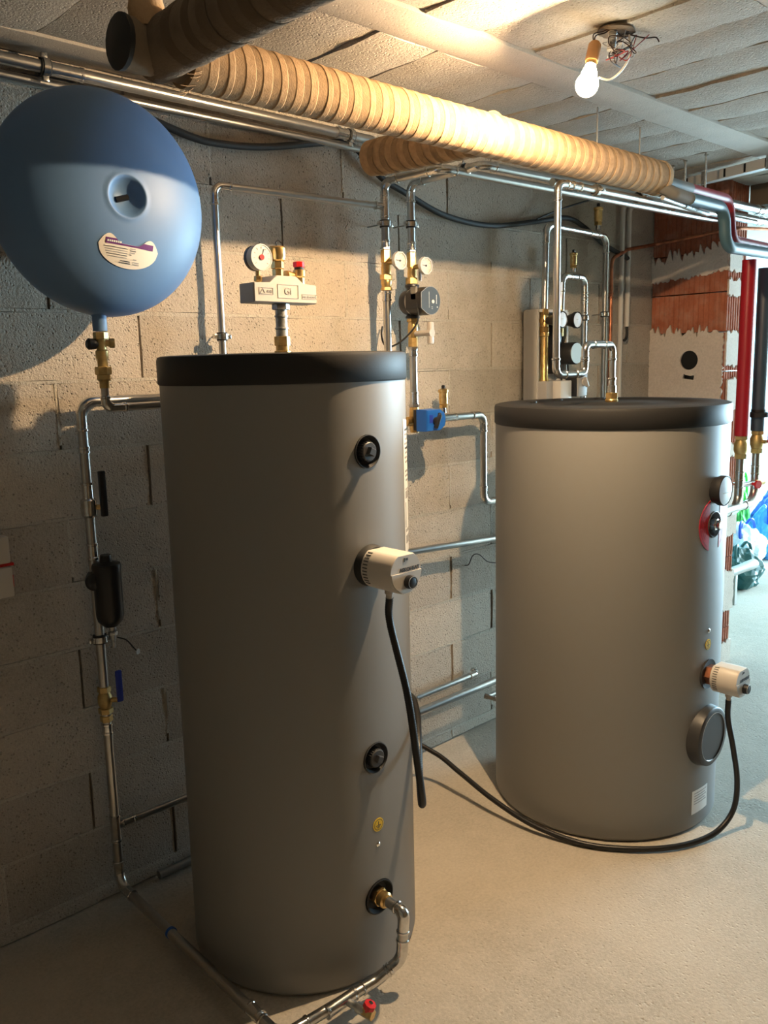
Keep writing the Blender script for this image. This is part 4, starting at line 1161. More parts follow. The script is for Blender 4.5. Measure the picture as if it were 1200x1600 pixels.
sel.box((RX2 + 0.010, 2.244, 1.458), (0.013, 0.016, 0.056), 0.003, Matrix.Rotation(math.radians(28), 3, 'Y'))
sel.build('selector', M['black_plastic'], ac)
MB().lathe((RX2 + 0.028, 2.258, 1.484), (0, -1, 0), [(0.006, 0), (0.006, 0.010), (0.004, 0.012)], 12).build('button', M['black_plastic'], ac)
MB().box((RX2 - 0.015, 2.2555, 1.468), (0.018, 0.001, 0.03)).build('scale_print', M['blue_lever'], ac, False)
w3 = pipe('steel_pipe', 'steel pipe from the blue actuator bending down behind the short wide tank', [(RX2 + 0.09, 2.38, 1.457), (2.828, 2.38, 1.457), (2.828, 2.38, 1.075), (3.05, 2.38, 1.075)], 0.0145, bend=0.045, base=(2.5, 2.38, 1.457))
coupling(w3, (2.60, 2.38, 1.457), (1, 0, 0), 0.0145, 0.10, name='tee')
MB().lathe((2.925, 2.38, 1.075), (1, 0, 0), [(0.016, 0), (0.018, 0.003), (0.018, 0.03), (0.016, 0.033)], 18).build('rubber_sleeve', M['black_rubber'], w3)
air_vent('air_vent', 'small brass air vent on the pipe beside the blue actuator', 2.578, 2.38, 1.478, 1.05)

mp_ = pipe('steel_pipe', 'bare steel pipe crossing the wall halfway up between the tanks', [(1.9, 2.385, 0.958), (3.2, 2.385, 0.888)], 0.0145, elbow=None, base=(2.4, 2.385, 0.9))
p1 = pipe('steel_pipe', 'thinner steel pipe low on the wall, upper of the pair between the tanks', [(1.95, 2.40, 0.295), (2.79, 2.40, 0.300), (2.82, 2.44, 0.300)], 0.0125, bend=0.02, base=(2.4, 2.40, 0.295))
coupling(p1, (2.40, 2.40, 0.297), (1, 0, 0), 0.0125, 0.02)
p2 = pipe('steel_pipe', 'thicker steel pipe low on the wall, lower of the pair between the tanks', [(1.95, 2.36, 0.255), (3.1, 2.36, 0.255)], 0.017, elbow=None, base=(2.4, 2.36, 0.255))
p3 = pipe('steel_stub', 'short steel branch with dark hose tail low behind the short wide tank', [(2.79, 2.33, 0.212), (3.05, 2.33, 0.212)], 0.011, elbow=None, base=(2.8, 2.33, 0.21))
MB().lathe((2.79, 2.33, 0.212), (0.2, -1, -0.1), [(0.012, -0.012), (0.013, 0.0), (0.010, 0.01), (0.010, 0.16)], 14).build('hose_tail', M['dull_steel'], p3)

# ------------------------------------------------------------------ wrapped ceiling duct
MPY, MPZ, MPR = 1.73, 2.338, 0.0605
duct = thing('insulated_pipe', 'long tan fabric-wrapped insulated pipe slung below the ceiling', 'pipe', (2.0, MPY, MPZ))
X0, X1 = 1.06, 3.075
pts = []; rad = []
nn = 60
for i in range(nn + 1):
    x = X0 + (X1 - X0) * i / nn
    pts.append((x, MPY, MPZ - 0.0)); rad.append(MPR - 0.0004 + 0.0006 * noise.noise(Vector((x * 8, 1, 2))))
MB().ring_sweep(pts, rad, 32).build('wrap_core', M['wrap_dark'], duct)
# spiral fabric turns: each turn a slightly proud skewed band
def band_mesh(w, r, skew):
    b = MB(); vs_, fs = [], []
    seg = 32
    for j, xx in enumerate((-w / 2, -w / 2 + 0.002, w / 2 - 0.002, w / 2)):
        rr = r - 0.0010 if j in (0, 3) else r
        for k in range(seg):
            a = 2 * math.pi * k / seg
            vs_.append((xx + skew * math.cos(a + 0.5), rr * math.cos(a), rr * math.sin(a)))
    for j in range(3):
        for k in range(seg): fs.append((j * seg + k, j * seg + (k + 1) % seg, (j + 1) * seg + (k + 1) % seg, (j + 1) * seg + k))
    b.add(vs_, fs)
    return b
tmesh = [band_mesh(w_, MPR + d_, s_).mesh('wrap_turn', True, 12) for w_, d_, s_ in ((0.024, 0.0006, 0.010), (0.020, 0.0009, 0.012), (0.028, 0.0007, 0.011), (0.017, 0.001, 0.009))]
for me in tmesh: me.materials.append(M['wrap_tan'])
x = X0 + 0.05; i = 0
while x < X1 - 0.03:
    o = bpy.data.objects.new('wrap_turn', tmesh[(i * 7 + i // 3) % 4]); COL.objects.link(o)
    place(o, duct, (x, MPY, MPZ)); i += 1
    x += random.uniform(0.040, 0.054)
MB().lathe((X1, MPY, MPZ), (1, 0, 0), [(MPR + 0.0015, -0.03), (MPR + 0.003, -0.01), (MPR - 0.002, 0.002), (MPR - 0.012, 0.004), (0.03, 0.004), (0.028, -0.02)], 32).build('end_collar', M['wrap_tan'], duct)
fr_ = MB()
for k in range(46):
    a = random.uniform(0, 2 * math.pi); L_ = random.uniform(0.01, 0.04)
    d = Vector((0, math.cos(a), math.sin(a)))
    s = Vector((X0 + 0.015, MPY, MPZ)) + d * MPR
    e = s + Vector((-L_, 0, 0)) + d * random.uniform(-0.004, 0.012) + Vector((0, 0, -0.006))
    fr_.tube([s, (s + e) / 2 + d * 0.003, e], 0.0007, 4)
fr_ = fr_.build('frayed_threads', M['wrap_tan'], duct); fr_['kind'] = 'stuff'

teed = thing('insulated_pipe', 'dusty dark wrapped pipe overhead coming toward the camera with grey paper end', 'pipe', (1.0, 1.4, 2.34))
pts = [(1.01, 1.76 - 1.4 * i / 24, 2.345) for i in range(25)]
MB().ring_sweep(pts, [0.060 + 0.003 * noise.noise(Vector((i * 0.9, 3, 1))) for i in range(25)], 28).build('wrap_core', M['wrap_dust'], teed)
dm = [band_mesh(w_, 0.0615, 0.012).mesh('wrap_turn', True, 12) for w_ in (0.035, 0.028)]
for me in dm:
    me.transform(Matrix.Rotation(math.radians(90), 4, 'Z')); me.materials.append(M['wrap_brown'])
y = 1.60; i = 0
while y > 0.45:
    o = bpy.data.objects.new('wrap_turn', dm[i % 2]); COL.objects.link(o); place(o, teed, (1.01, y, 2.345)); i += 1
    y -= random.uniform(0.055, 0.075)
MB().ring_sweep([(1.06 - 0.145 * k / 10, 1.735, 2.342) for k in range(11)], [0.053 + 0.003 * noise.noise(Vector((k * 0.8, 9, 1))) for k in range(11)], 22).build('paper_sleeve', M['wrap_paper'], teed)
MB().lathe((0.915, 1.735, 2.342), (-1, 0, 0), [(0.054, -0.010), (0.055, 0.0), (0.050, 0.004), (0.0, 0.006)], 22).build('end_cap', M['black_rubber'], teed)
MB().ring_sweep([(0.972, 1.715, 2.37 + 0.16 * k / 8) for k in range(9)], [0.036 + 0.005 * noise.noise(Vector((k * 1.1, 2, 5))) for k in range(9)], 18).build('riser_wrap', M['wrap_tan'], teed)

br = thing('insulated_pipe', 'short tan wrapped branch pipe from the main wrapped pipe toward the wall', 'pipe', (2.15, 2.05, 2.38))
pts = [(2.15, 1.76 + 0.55 * i / 14, 2.365 + 0.022 * i / 14) for i in range(15)]
MB().ring_sweep(pts, [0.060 + 0.002 * noise.noise(Vector((i * 0.9, 5, 1))) for i in range(15)], 28).build('wrap_core', M['wrap_tan'], br)
bmz = [band_mesh(0.026, 0.0625, 0.012).mesh('wrap_turn', True, 12)]
bmz[0].transform(Matrix.Rotation(math.radians(90), 4, 'Z')); bmz[0].materials.append(M['wrap_dark'])
for k in range(8):
    o = bpy.data.objects.new('wrap_turn', bmz[0]); COL.objects.link(o); place(o, br, (2.15, 1.84 + k * 0.058, 2.368 + 0.0022 * k))

# ------------------------------------------------------------------ long steel runs near the ceiling
tl = pipe('steel_pipe', 'bright steel pipe running along the top of the wall above the blue vessel', [(0.2, 2.40, 2.488), (2.235, 2.40, 2.476)], 0.0165, elbow=None, base=(1.0, 2.40, 2.488))
coupling(tl, (1.10, 2.40, 2.4825), (1, 0, 0), 0.0165, 0.10)
coupling(tl, (2.09, 2.40, 2.477), (1, 0, 0), 0.0165, 0.05)
clamp(tl, (1.045, 2.40, 2.483), (1, 0, 0), 0.0165, (0, 0.06, 0))
clamp(tl, (2.13, 2.40, 2.4766), (1, 0, 0), 0.0165, (0, 0.06, 0))
tl2 = pipe('steel_pipe', 'second steel pipe tucked behind the bright one at the top of the wall', [(0.2, 2.432, 2.455), (2.24, 2.432, 2.447)], 0.0125, elbow=None, base=(1.0, 2.432, 2.455))

A_Y = 1.745
pa_ = pipe('steel_pipe', 'steel pipe dropping from the ceiling run and looping onto the short tank lid', [(3.95, A_Y, 2.262), (2.455, A_Y, 2.252), (2.455, A_Y, 1.628), (2.627, A_Y, 1.628), (2.627, A_Y, 1.730), (2.806, A_Y, 1.730), (2.806, A_Y, 1.555)], 0.0118, bend=0.028, base=(2.806, A_Y, H2))
b = MB().hexnut((2.806, A_Y, H2), (0, 0, 1), 0.024, 0.012, 0.034)
b.lathe((2.806, A_Y, H2), (0, 0, 1), [(0.022, -0.002), (0.024, 0.006), (0.020, 0.013)], 24)
b.build('brass_union', M['brass'], pa_, True)
MB().lathe((2.806, A_Y, H2), (0, 0, 1), [(0.0165, 0.032), (0.0165, 0.058), (0.014, 0.06)], 20).build('press_adapter', M['press_steel'], pa_)
coupling(pa_, (2.806, A_Y, 1.585), (0, 0, 1), 0.0118, 0.05)
coupling(pa_, (2.72, A_Y, 1.730), (1, 0, 0), 0.0118, 0.07)
coupling(pa_, (2.56, A_Y, 2.2527), (1, 0, 0), 0.0118, 0.05)
clamp(pa_, (2.68, A_Y, 2.2535), (1, 0, 0), 0.0118, (0, 0, 0.27))
rn = pipe('steel_pipe', 'steel pipe in the ceiling run hugging the underside of the wrapped pipe', [(2.50, 1.80, 2.268), (4.6, 1.80, 2.300)], 0.0135, elbow=None, base=(3.0, 1.80, 2.26))
clamp(rn, (3.05, 1.80, 2.277), (1, 0, 0), 0.0135, (0, 0, 0.255))

# ------------------------------------------------------------------ second pump station by the pillar
SXA, SXB, SYS = 3.235, 3.350, 2.365
ps = thing('pump_station', 'white-shelled pump station with two dials mounted behind the short wide tank', 'pump station', (3.29, 2.42, 1.45))
def shell_part(name, poly, z0, z1, m_):
    b = MB(); b.prism(poly, lambda u, v, w: (u, v, z0 + w), z1 - z0)
    return b.build(name, M[m_], ps, False)
shell_part('shell_back', [(3.19, 2.445), (3.415, 2.445), (3.415, 2.425), (3.19, 2.425)], 1.46, 1.90, 'white_shell')
shell_part('shell_side', [(3.188, 2.445), (3.206, 2.445), (3.200, 2.368), (3.188, 2.368)], 1.44, 1.895, 'white_shell')
shell_part('shell_side', [(3.400, 2.445), (3.415, 2.445), (3.415, 2.36), (3.402, 2.36)], 1.46, 1.895, 'white_shell')
MB().box((3.30, 2.40, 1.897), (0.215, 0.08, 0.014), 0.003).build('shell_top', M['white_shell'], ps)
MB().box((3.222, 2.372, 1.50), (0.05, 0.10, 0.17), 0.004).build('shell_foot', M['grey_plastic'], ps)
MB().box((3.297, 2.350, 1.485), (0.085, 0.13, 0.20), 0.004).build('cover_block', M['white_plastic'], ps)
MB().box((3.36, 2.40, 1.74), (0.075, 0.05, 0.25), 0.004).build('inner_block', M['black_plastic'], ps)
b = MB().hexnut((SXA, SYS, 1.905), (0, 0, -1), 0.022, 0.0, 0.026)
b.lathe((SXA, SYS, 1.879), (0, 0, -1), [(0.016, 0), (0.019, 0.012), (0.019, 0.052)], 18)
b.hexnut((SXA, SYS, 1.826), (0, 0, -1), 0.023, 0.0, 0.024)
b.lathe((SXA, SYS, 1.802), (0, 0, -1), [(0.0225, 0), (0.0225, 0.016), (0.019, 0.020), (0.019, 0.20), (0.022, 0.21), (0.022, 0.24)], 22)
b.lathe((SXA, SYS, 1.853), (-1, 0, 0), [(0.012, 0.0), (0.012, 0.024)], 14)
b.build('brass_column', M['brass'], ps)
b = MB().lathe((SXB, SYS, 1.905), (0, 0, -1), [(0.017, 0), (0.020, 0.01), (0.020, 0.12)], 18)
b.build('pump_column', M['brass_dull'], ps)
for gx_ in (SXA, SXB):
    MB().lathe((gx_, 2.35, 1.853), (0, -1, 0), [(0.015, 0.0), (0.020, 0.02), (0.030, 0.055), (0.034, 0.07)], 24).build('gauge_housing', M['black_plastic'], ps)
    g = MB().lathe((gx_, 2.285, 1.853), (0, -1, 0), [(0.034, 0), (0.037, 0.006), (0.037, 0.02), (0.034, 0.022), (0.032, 0.019)], 32).build('gauge_bezel', M['black_plastic'], ps)
    MB().lathe((gx_, 2.268, 1.853), (0, -1, 0), [(0.033, -0.004), (0.033, 0.002), (0.0, 0.004)], 32).build('dial', M['gauge_blue'], g)
    MB().box((gx_ - 0.006, 2.2635, 1.856), (0.016, 0.0008, 0.002)).build('needle', M['print_grey'], g, False)
pm2 = MB().lathe((SXB, 2.385, 1.706), (0, -1, 0), [(0.045, 0), (0.053, 0.004), (0.053, 0.020), (0.047, 0.024), (0.050, 0.030), (0.050, 0.112), (0.047, 0.116)], 32).build('pump_motor', M['black_plastic'], ps)
MB().lathe((SXB, 2.27, 1.706), (0, -1, 0), [(0.046, 0.0), (0.046, 0.003), (0.0, 0.003)], 32).build('pump_face', M['pump_face_pale'], pm2)
MB().box((SXB - 0.055, 2.34, 1.77), (0.035, 0.03, 0.06), 0.004).build('terminal_box', M['black_plastic'], ps)
for dx in (-0.03, 0.02):
    MB().tube(spline([(SXB + dx, 2.33, 1.66), (SXB + dx - 0.01, 2.32, 1.61), (SXB + dx, 2.33, 1.57)], 5), 0.004, 8).build('lead', M['black_rubber'], ps)
act = MB().box((SXB + 0.045, 2.285, 1.565), (0.075, 0.045, 0.11), 0.006).build('mixer_drive', M['grey_plastic'], ps)
MB().box((SXB + 0.012, 2.30, 1.565), (0.022, 0.06, 0.11), 0.004).build('drive_base', M['black_plastic'], act)
b = MB().lathe((SXB + 0.052, 2.263, 1.575), (0, -1, 0), [(0.018, 0), (0.018, 0.008)], 20)
b.box((SXB + 0.052, 2.25, 1.575), (0.012, 0.018, 0.05), 0.004, Matrix.Rotation(math.radians(-30), 3, 'Y'))
b.build('drive_knob', M['cream_plastic'], act)

pb = pipe('steel_pipe', 'wide steel pipe arch above the pump station, outer of the two', [(SXA, SYS, 1.90), (SXA + 0.01, SYS, 2.268), (3.757, 2.385, 2.262), (3.757, 2.385, 0.9)], 0.0145, bend=0.05, base=(SXA, SYS, 1.9))
clamp(pb, (3.757, 2.385, 1.893), (0, 0, 1), 0.0145, (0, 0.07, 0))
coupling(pb, (3.64, 2.381, 2.2634), (1, 0, 0), 0.0145, 0.07, name='tee')
air_vent('air_vent', 'brass air vent on the outer pipe arch near the ceiling', 3.68, 2.382, 2.285, 1.15)
pc = pipe('steel_pipe', 'narrow steel pipe arch above the pump station, inner of the two', [(SXB + 0.012, SYS, 1.90), (SXB + 0.018, SYS, 2.056), (3.572, 2.38, 2.058), (3.572, 2.38, 1.2)], 0.0145, bend=0.045, base=(SXB, SYS, 1.9))
coupling(pc, (3.572, 2.38, 1.92), (0, 0, 1), 0.0145, 0.06)
coupling(pc, (3.572, 2.38, 1.965), (0, 0, 1), 0.0145, 0.02)
clamp(pc, (3.572, 2.38, 1.872), (0, 0, 1), 0.0145, (0, 0.075, 0))
air_vent('air_vent', 'brass air vent on the inner pipe arch above the station dials', 3.466, 2.372, 2.078, 0.95)

cp = pipe('copper_pipe', 'copper pipe climbing the wall by the pillar and crossing its face', [(3.882, 2.43, 0.8), (3.882, 2.43, 2.17), (4.03, 2.43, 2.225), (4.295, 2.425, 2.268), (4.305, 2.0, 2.300), (4.6, 1.93, 2.31)], 0.009, 'copper', bend=0.05, elbow=None, base=(3.882, 2.43, 0.8))
coupling(cp, (3.882, 2.43, 1.99), (0, 0, 1), 0.009, 0.03, 'copper')
for i, (x, z0, lab) in enumerate(((3.985, 1.2, 'pale plastic conduit on the wall running down behind the short tank'), (4.048, 1.84, 'pale plastic conduit on the wall ending in a dark cable tail beside the pillar'))):
    c = thing('cable_conduit', lab, 'conduit', (x, 2.435, z0), 'conduits beside the pillar')
    MB().tube([(x, 2.437, z0), (x, 2.437, 2.43), (x + 0.03, 2.30, 2.50)], 0.0125, 14, 0.04).build('tube', M['conduit'], c)
    for z in (1.45, 2.03) if i == 0 else (2.0,):
        MB().lathe((x, 2.437, z), (0, 0, 1), [(0.013, -0.012), (0.015, -0.012), (0.015, 0.012), (0.013, 0.012)], 14).build('sleeve', M['conduit'], c)
    if i: MB().tube(spline([(x, 2.437, 1.85), (x, 2.435, 1.80), (x - 0.012, 2.435, 1.775), (x - 0.028, 2.435, 1.77)], 5), 0.007, 10).build('cable_tail', M['black_rubber'], c)

# sagging black cables along the wall
cab = thing('black_cable', 'thick black cable sagging along the wall from the blue vessel to the pillar', 'cable', (1.5, 2.44, 2.38))
cpts = [(0.5, 2.435, 2.455), (0.93, 2.438, 2.456), (1.14, 2.437, 2.462), (1.29, 2.437, 2.432), (1.50, 2.437, 2.386), (1.61, 2.437, 2.380), (1.79, 2.437, 2.396), (2.09, 2.437, 2.455), (2.19, 2.437, 2.448), (2.31, 2.437, 2.365), (2.44, 2.437, 2.323), (2.66, 2.437, 2.262), (2.94, 2.437, 2.247), (3.25, 2.437, 2.29), (3.50, 2.437, 2.33), (3.65, 2.437, 2.30), (3.82, 2.437, 2.235), (4.05, 2.437, 2.18)]
MB().ring_sweep(spline(cpts, 8), [0.0115] * (8 * (len(cpts) - 1) + 1), 10).build('sheath', M['black_rubber'], cab)
cab2 = thing('black_cable', 'thin dark cable rising from the sagging cable to the ceiling pipes', 'cable', (3.4, 2.43, 2.3))
MB().tube(spline([(3.25, 2.42, 2.30), (3.42, 2.40, 2.36), (3.62, 2.32, 2.42), (3.80, 2.2, 2.45)], 8), 0.004, 8).build('sheath', M['black_rubber'], cab2)
sc = thing('loose_cable_end', 'short curly cable end sticking out of the wall under the bare steel pipe', 'cable', (2.8, 2.45, 0.83))
MB().tube(spline([(2.79, 2.458, 0.79), (2.785, 2.43, 0.80), (2.80, 2.42, 0.838), (2.83, 2.41, 0.84), (2.88, 2.40, 0.80), (2.95, 2.39, 0.785), (3.0, 2.39, 0.79)], 6), 0.0022, 8).build('wire', M['wire_dark'], sc)

# ------------------------------------------------------------------ ceiling lamp
BULB = Vector((2.035, 1.358, 2.385))
bdir = Vector((0.32, 0.0, 1.0)).normalized()
lamp = thing('bare_bulb', 'glowing bare bulb hanging by its wires from a hole in the ceiling', 'lamp', tuple(BULB))
shell_prof = [(0.0, -0.034)] + [(0.030 * math.sin(math.pi * k / 15), -0.004 - 0.030 * math.cos(math.pi * k / 15)) for k in range(1, 9)]
neck = [shell_prof[-1]] + [(0.030 * math.sin(math.pi * k / 15), -0.004 - 0.030 * math.cos(math.pi * k / 15)) for k in range(9, 12)] + [(0.020, 0.030), (0.0145, 0.044), (0.0135, 0.050)]
MB().lathe(BULB, bdir, shell_prof, 32).build('glass_globe', M['bulb_glass'], lamp)
MB().lathe(BULB, bdir, neck, 32).build('bulb_body', M['bulb_neck'], lamp)
led = [(0.0, -0.017)] + [(0.013 * math.sin(math.pi * k / 16), -0.004 - 0.013 * math.cos(math.pi * k / 16)) for k in range(1, 8)]
MB().lathe(BULB, bdir, led, 24).build('led_dome', M['bulb_glow'], lamp)
MB().lathe(BULB, bdir, [(0.0, -0.0025), (0.027, -0.0025), (0.027, 0.001), (0.0, 0.001)], 28).build('light_baffle', M['white_plastic'], lamp)  # opaque disc added inside the bulb to keep its light off the ceiling
MB().lathe(BULB, bdir, [(0.0125, 0.048), (0.0135, 0.052), (0.0135, 0.062)], 20).build('screw_base', M['brass'], lamp)
so = MB().lathe(BULB, bdir, [(0.0165, 0.060), (0.0175, 0.064), (0.0165, 0.105), (0.012, 0.112)], 20).build('lamp_holder', M['socket'], lamp)
HX, HY = 2.125, 1.335
top = BULB + bdir * 0.11
for k, (dx, dy, mm) in enumerate(((-0.006, 0.0, 'wire_dark'), (0.006, 0.004, 'wire_dark'))):
    MB().tube(spline([top + Vector((dx, dy, -0.004)), top + Vector((dx * 1.2, dy, 0.02)), (HX - 0.035 + dx, HY + 0.01, CEIL_Z - 0.012), (HX - 0.02, HY, CEIL_Z + 0.0)], 6), 0.0018, 8).build('wire', M[mm], lamp)
cj = thing('ceiling_outlet', 'grey corrugated conduit stub with tangled loose wires in a ceiling hole', 'outlet', (HX, HY, CEIL_Z))
pts = resample([(HX - 0.005, HY, CEIL_Z + 0.02), (HX - 0.012, HY + 0.004, CEIL_Z - 0.055)], 0.0025)
MB().ring_sweep(pts, [0.0115 if k % 2 else 0.0100 for k in range(len(pts))], 14).build('conduit_stub', M['grey_plastic'], cj)
hp = ragged([(0.055 * math.cos(2 * math.pi * k / 14), 0.046 * math.sin(2 * math.pi * k / 14), 0.006) for k in range(14)], 41)
me = outline_mesh('knocked_hole', [hp], 0.004, face_mtx((HX + 0.005, HY, CEIL_Z - 0.004), (1, 0, 0), (0, -1, 0))); me.materials.append(M['wrap_dust']); obj('knocked_hole', me, None, cj)
for k in range(9):
    rr = random.Random(k + 5)
    m_ = M[('wire_dark', 'wire_red', 'wire_dark', 'grey_plastic')[k % 4]]
    p = [Vector((HX - 0.012, HY, CEIL_Z - 0.05)), ]
    for q in range(4):
        p.append(Vector((HX + rr.uniform(-0.03, 0.055), HY + rr.uniform(-0.035, 0.03), CEIL_Z - rr.uniform(0.02, 0.085))))
    p.append(Vector((HX + rr.uniform(0.0, 0.09), HY + rr.uniform(-0.05, 0.01), CEIL_Z - 0.006)))
    MB().tube(spline(p, 8), 0.0014, 6).build('wire', m_, cj)
MB().tube(spline([(HX + 0.035, HY - 0.02, CEIL_Z - 0.01), (HX + 0.045, HY - 0.02, CEIL_Z - 0.05), (HX + 0.03, HY - 0.01, CEIL_Z - 0.09), (HX + 0.0, HY + 0.01, CEIL_Z - 0.12), (HX - 0.04, HY + 0.02, CEIL_Z - 0.122)], 8), 0.0028, 8).build('white_wire', M['wire_white'], cj)
MB().tube(spline([(HX + 0.03, HY - 0.01, CEIL_Z - 0.006), (HX + 0.08, HY - 0.04, CEIL_Z - 0.014), (HX + 0.11, HY - 0.055, CEIL_Z - 0.01), (HX + 0.12, HY - 0.06, CEIL_Z - 0.02)], 8), 0.0018, 6).build('wire', M['wire_dark'], cj)

# ------------------------------------------------------------------ pipes by the pillar
RSY = 1.735
rp = thing('sleeved_pipe', 'dark red sleeved pipe stepping down from the wrapped pipe past the pillar', 'pipe', (3.1, RSY, 2.33))
MB().tube([(3.05, RSY, 2.333), (3.32, RSY, 2.330)], 0.0225, 18).build('grey_sleeve', M['grey_foam'], rp)
MB().tube([(3.31, RSY, 2.330), (3.66, RSY, 2.325), (3.70, RSY, 2.165), (4.3, RSY, 2.155)], 0.0215, 18, 0.06).build('red_sleeve', M['red_sleeve'], rp)
bp_ = thing('sleeved_pipe', 'blue grey sleeved pipe stepping down beneath the red one past the pillar', 'pipe', (3.1, 1.655, 2.26))
MB().tube([(3.02, 1.720, 2.315), (3.10, 1.680, 2.280), (3.20, 1.665, 2.268)], 0.0225, 18, 0.05).build('grey_sleeve', M['grey_foam'], bp_)
MB().tube([(3.19, 1.665, 2.268), (3.475, 1.665, 2.265), (3.50, 1.665, 2.115), (4.3, 1.665, 2.120)], 0.0235, 18, 0.07).build('blue_sleeve', M['blue_sleeve'], bp_)
s1 = pipe('steel_pipe', 'shiny steel pipe behind the red sleeve, upper of two by the pillar', [(3.3, 1.95, 2.385), (4.45, 1.95, 2.392), (4.9, 1.95, 2.44)], 0.021, bend=0.08, base=(4.2, 1.95, 2.385))
s2 = pipe('steel_pipe', 'shiny steel pipe behind the blue sleeve, lower of two by the pillar', [(3.3, 1.95, 2.328), (4.45, 1.95, 2.338), (4.9, 1.95, 2.40)], 0.019, bend=0.08, base=(4.2, 1.95, 2.33))
fx = pipe('flexible_pipe', 'braided flexible steel hose end under the wrapped pipe near the pillar', [(3.05, 1.70, 2.262), (3.45, 1.72, 2.245)], 0.009, 'galvanised', elbow=None, base=(3.1, 1.7, 2.25))
for k in range(9):
    coupling(fx, (3.24 + k * 0.012, 1.7095 + 0.0006 * k, 2.254 - 0.0005 * k), (1, 0.05, -0.04), 0.009, 0.01, 'galvanised', 'hose_ring')
for x, y, zb, lab in ((3.675, 1.85, 2.30, 'threaded hanger rod nearest the camera above the red sleeve'), (3.715, 1.965, 2.36, 'middle one of three threaded hanger rods by the pillar'), (3.765, 2.05, 2.36, 'threaded hanger rod farthest from the camera by the pillar'), (3.04, 2.05, 2.36, 'lone threaded hanger rod above the wrapped pipe')):
    hr_ = thing('hanger_rod', lab, 'rod', (x, y, CEIL_Z), 'ceiling hanger rods')
    MB().tube([(x, y, CEIL_Z + 0.01), (x, y, zb)], 0.0045, 10).build('rod', M['galvanised'], hr_)
    MB().hexnut((x, y, CEIL_Z), (0, 0, -1), 0.009, 0.0, 0.008).build('nut', M['galvanised'], hr_, False)
    MB().lathe((x, y, zb), (1, 0, 0), [(0.022, -0.010), (0.026, -0.010), (0.026, 0.010), (0.022, 0.010)], 20).build('ring_clamp', M['press_steel'], hr_)
tr = thing('slotted_rail', 'pale slotted steel rail fixed under the ceiling across the pipes by the pillar', 'rail', (4.0, 2.0, 2.49))
ra, rb_ = Vector((4.075, 2.30, 2.50)), Vector((3.80, 1.30, 2.50))
dr = (rb_ - ra).normalized(); sr = Vector((0, 0, 1)).cross(dr).normalized()
rotm = Matrix((dr, sr, Vector((0, 0, 1)))).transposed()
L_ = (rb_ - ra).length; mid = (ra + rb_) / 2
MB().box(mid, (L_, 0.003, 0.042), 0, rotm).box(mid + sr * 0.02 - Vector((0, 0, 0.02)), (L_, 0.04, 0.003), 0, rotm).build('rail', M['white_plastic'], tr, False)
for k in range(9):
    p = ra + dr * (0.08 + k * 0.11) 
    MB().box(p - sr * 0.0022, (0.010, 0.002, 0.036), 0, rotm).build('slot', M['hole_dark'], tr, False)
for k in (0.28, 0.62):
    p = ra + dr * (L_ * k)
    MB().box(p - sr * 0.005, (0.018, 0.008, 0.060), 0.001, rotm).build('bracket', M['galvanised'], tr)

# vertical sleeved pipes with valves right of the pillar
def valve_leg(x, y, ztop, label, sleeve, zs, knobbed, lever):
    t = thing('sleeved_pipe', label, 'pipe', (x, y, zs))
    MB().tube([(x, y, zs), (x, y, ztop)], 0.034, 20).build('sleeve', M[sleeve], t)
    v = MB().hexnut((x, y, zs), (0, 0, -1), 0.032, 0.0, 0.02)
    v.lathe((x, y, zs - 0.02), (0, 0, -1), [(0.026, 0), (0.034, 0.02), (0.034, 0.05), (0.027, 0.07)], 22)
    v.hexnut((x, y, zs - 0.09), (0, 0, -1), 0.030, 0.0, 0.025)
    v.build('brass_valve', M['brass_dull'], t)
    MB().tube([(x, y, zs - 0.11), (x, y, zs - 0.37), (x - 0.30, y, zs - 0.37), (3.17, y - 0.06, zs - 0.37)], 0.0205, 18, 0.085).build('tube', M['steel'], t)
    elbow_parts([(x, y, zs - 0.11), (x, y, zs - 0.37), (x - 0.30, y, zs - 0.37)], 0.0205, 0.085, t, 'press_steel')
    coupling(t, (x, y, zs - 0.20), (0, 0, 1), 0.0205, 0.05)
    if lever:
        MB().lathe((x, y, zs - 0.055), (-0.2, -1, 0), [(0.010, 0.02), (0.010, 0.055)], 12).build('spindle', M['brass_dull'], t)
        MB().box((x - 0.006, y - 0.06, zs + 0.035), (0.016, 0.006, 0.19), 0.002).build('lever', M['red_plastic'], t)
    if knobbed:
        MB().tube([(x, y, zs - 0.25), (x + 0.16, y - 0.02, zs - 0.25)], 0.013, 14).build('drain_branch', M['steel'], t)
        MB().hexnut((x + 0.14, y - 0.018, zs - 0.25), (1, -0.12, 0), 0.018, 0.0, 0.08).build('drain_body', M['brass'], t, False)
        MB().lathe((x + 0.10, y - 0.02, zs - 0.25), (-0.3, -1, 0), [(0.008, 0.0), (0.008, 0.03), (0.022, 0.032), (0.022, 0.044)], 10).build('drain_knob', M['red_plastic'], t)
    return t
valve_leg(4.212, 1.88, 2.13, 'bright red sleeved vertical pipe with brass valve right of the pillar', 'red_vertical', 1.285, True, False)
vb = valve_leg(4.372, 1.87, 2.10, 'dark slate sleeved vertical pipe with red lever valve at the right edge', 'navy_sleeve', 1.30, False, True)
MB().lathe((4.372, 1.87, 1.385), (0, 0, 1), [(0.034, -0.018), (0.052, -0.016), (0.052, 0.006), (0.036, 0.010), (0.036, 0.022)], 20).build('sleeve_collar', M['black_rubber'], vb)

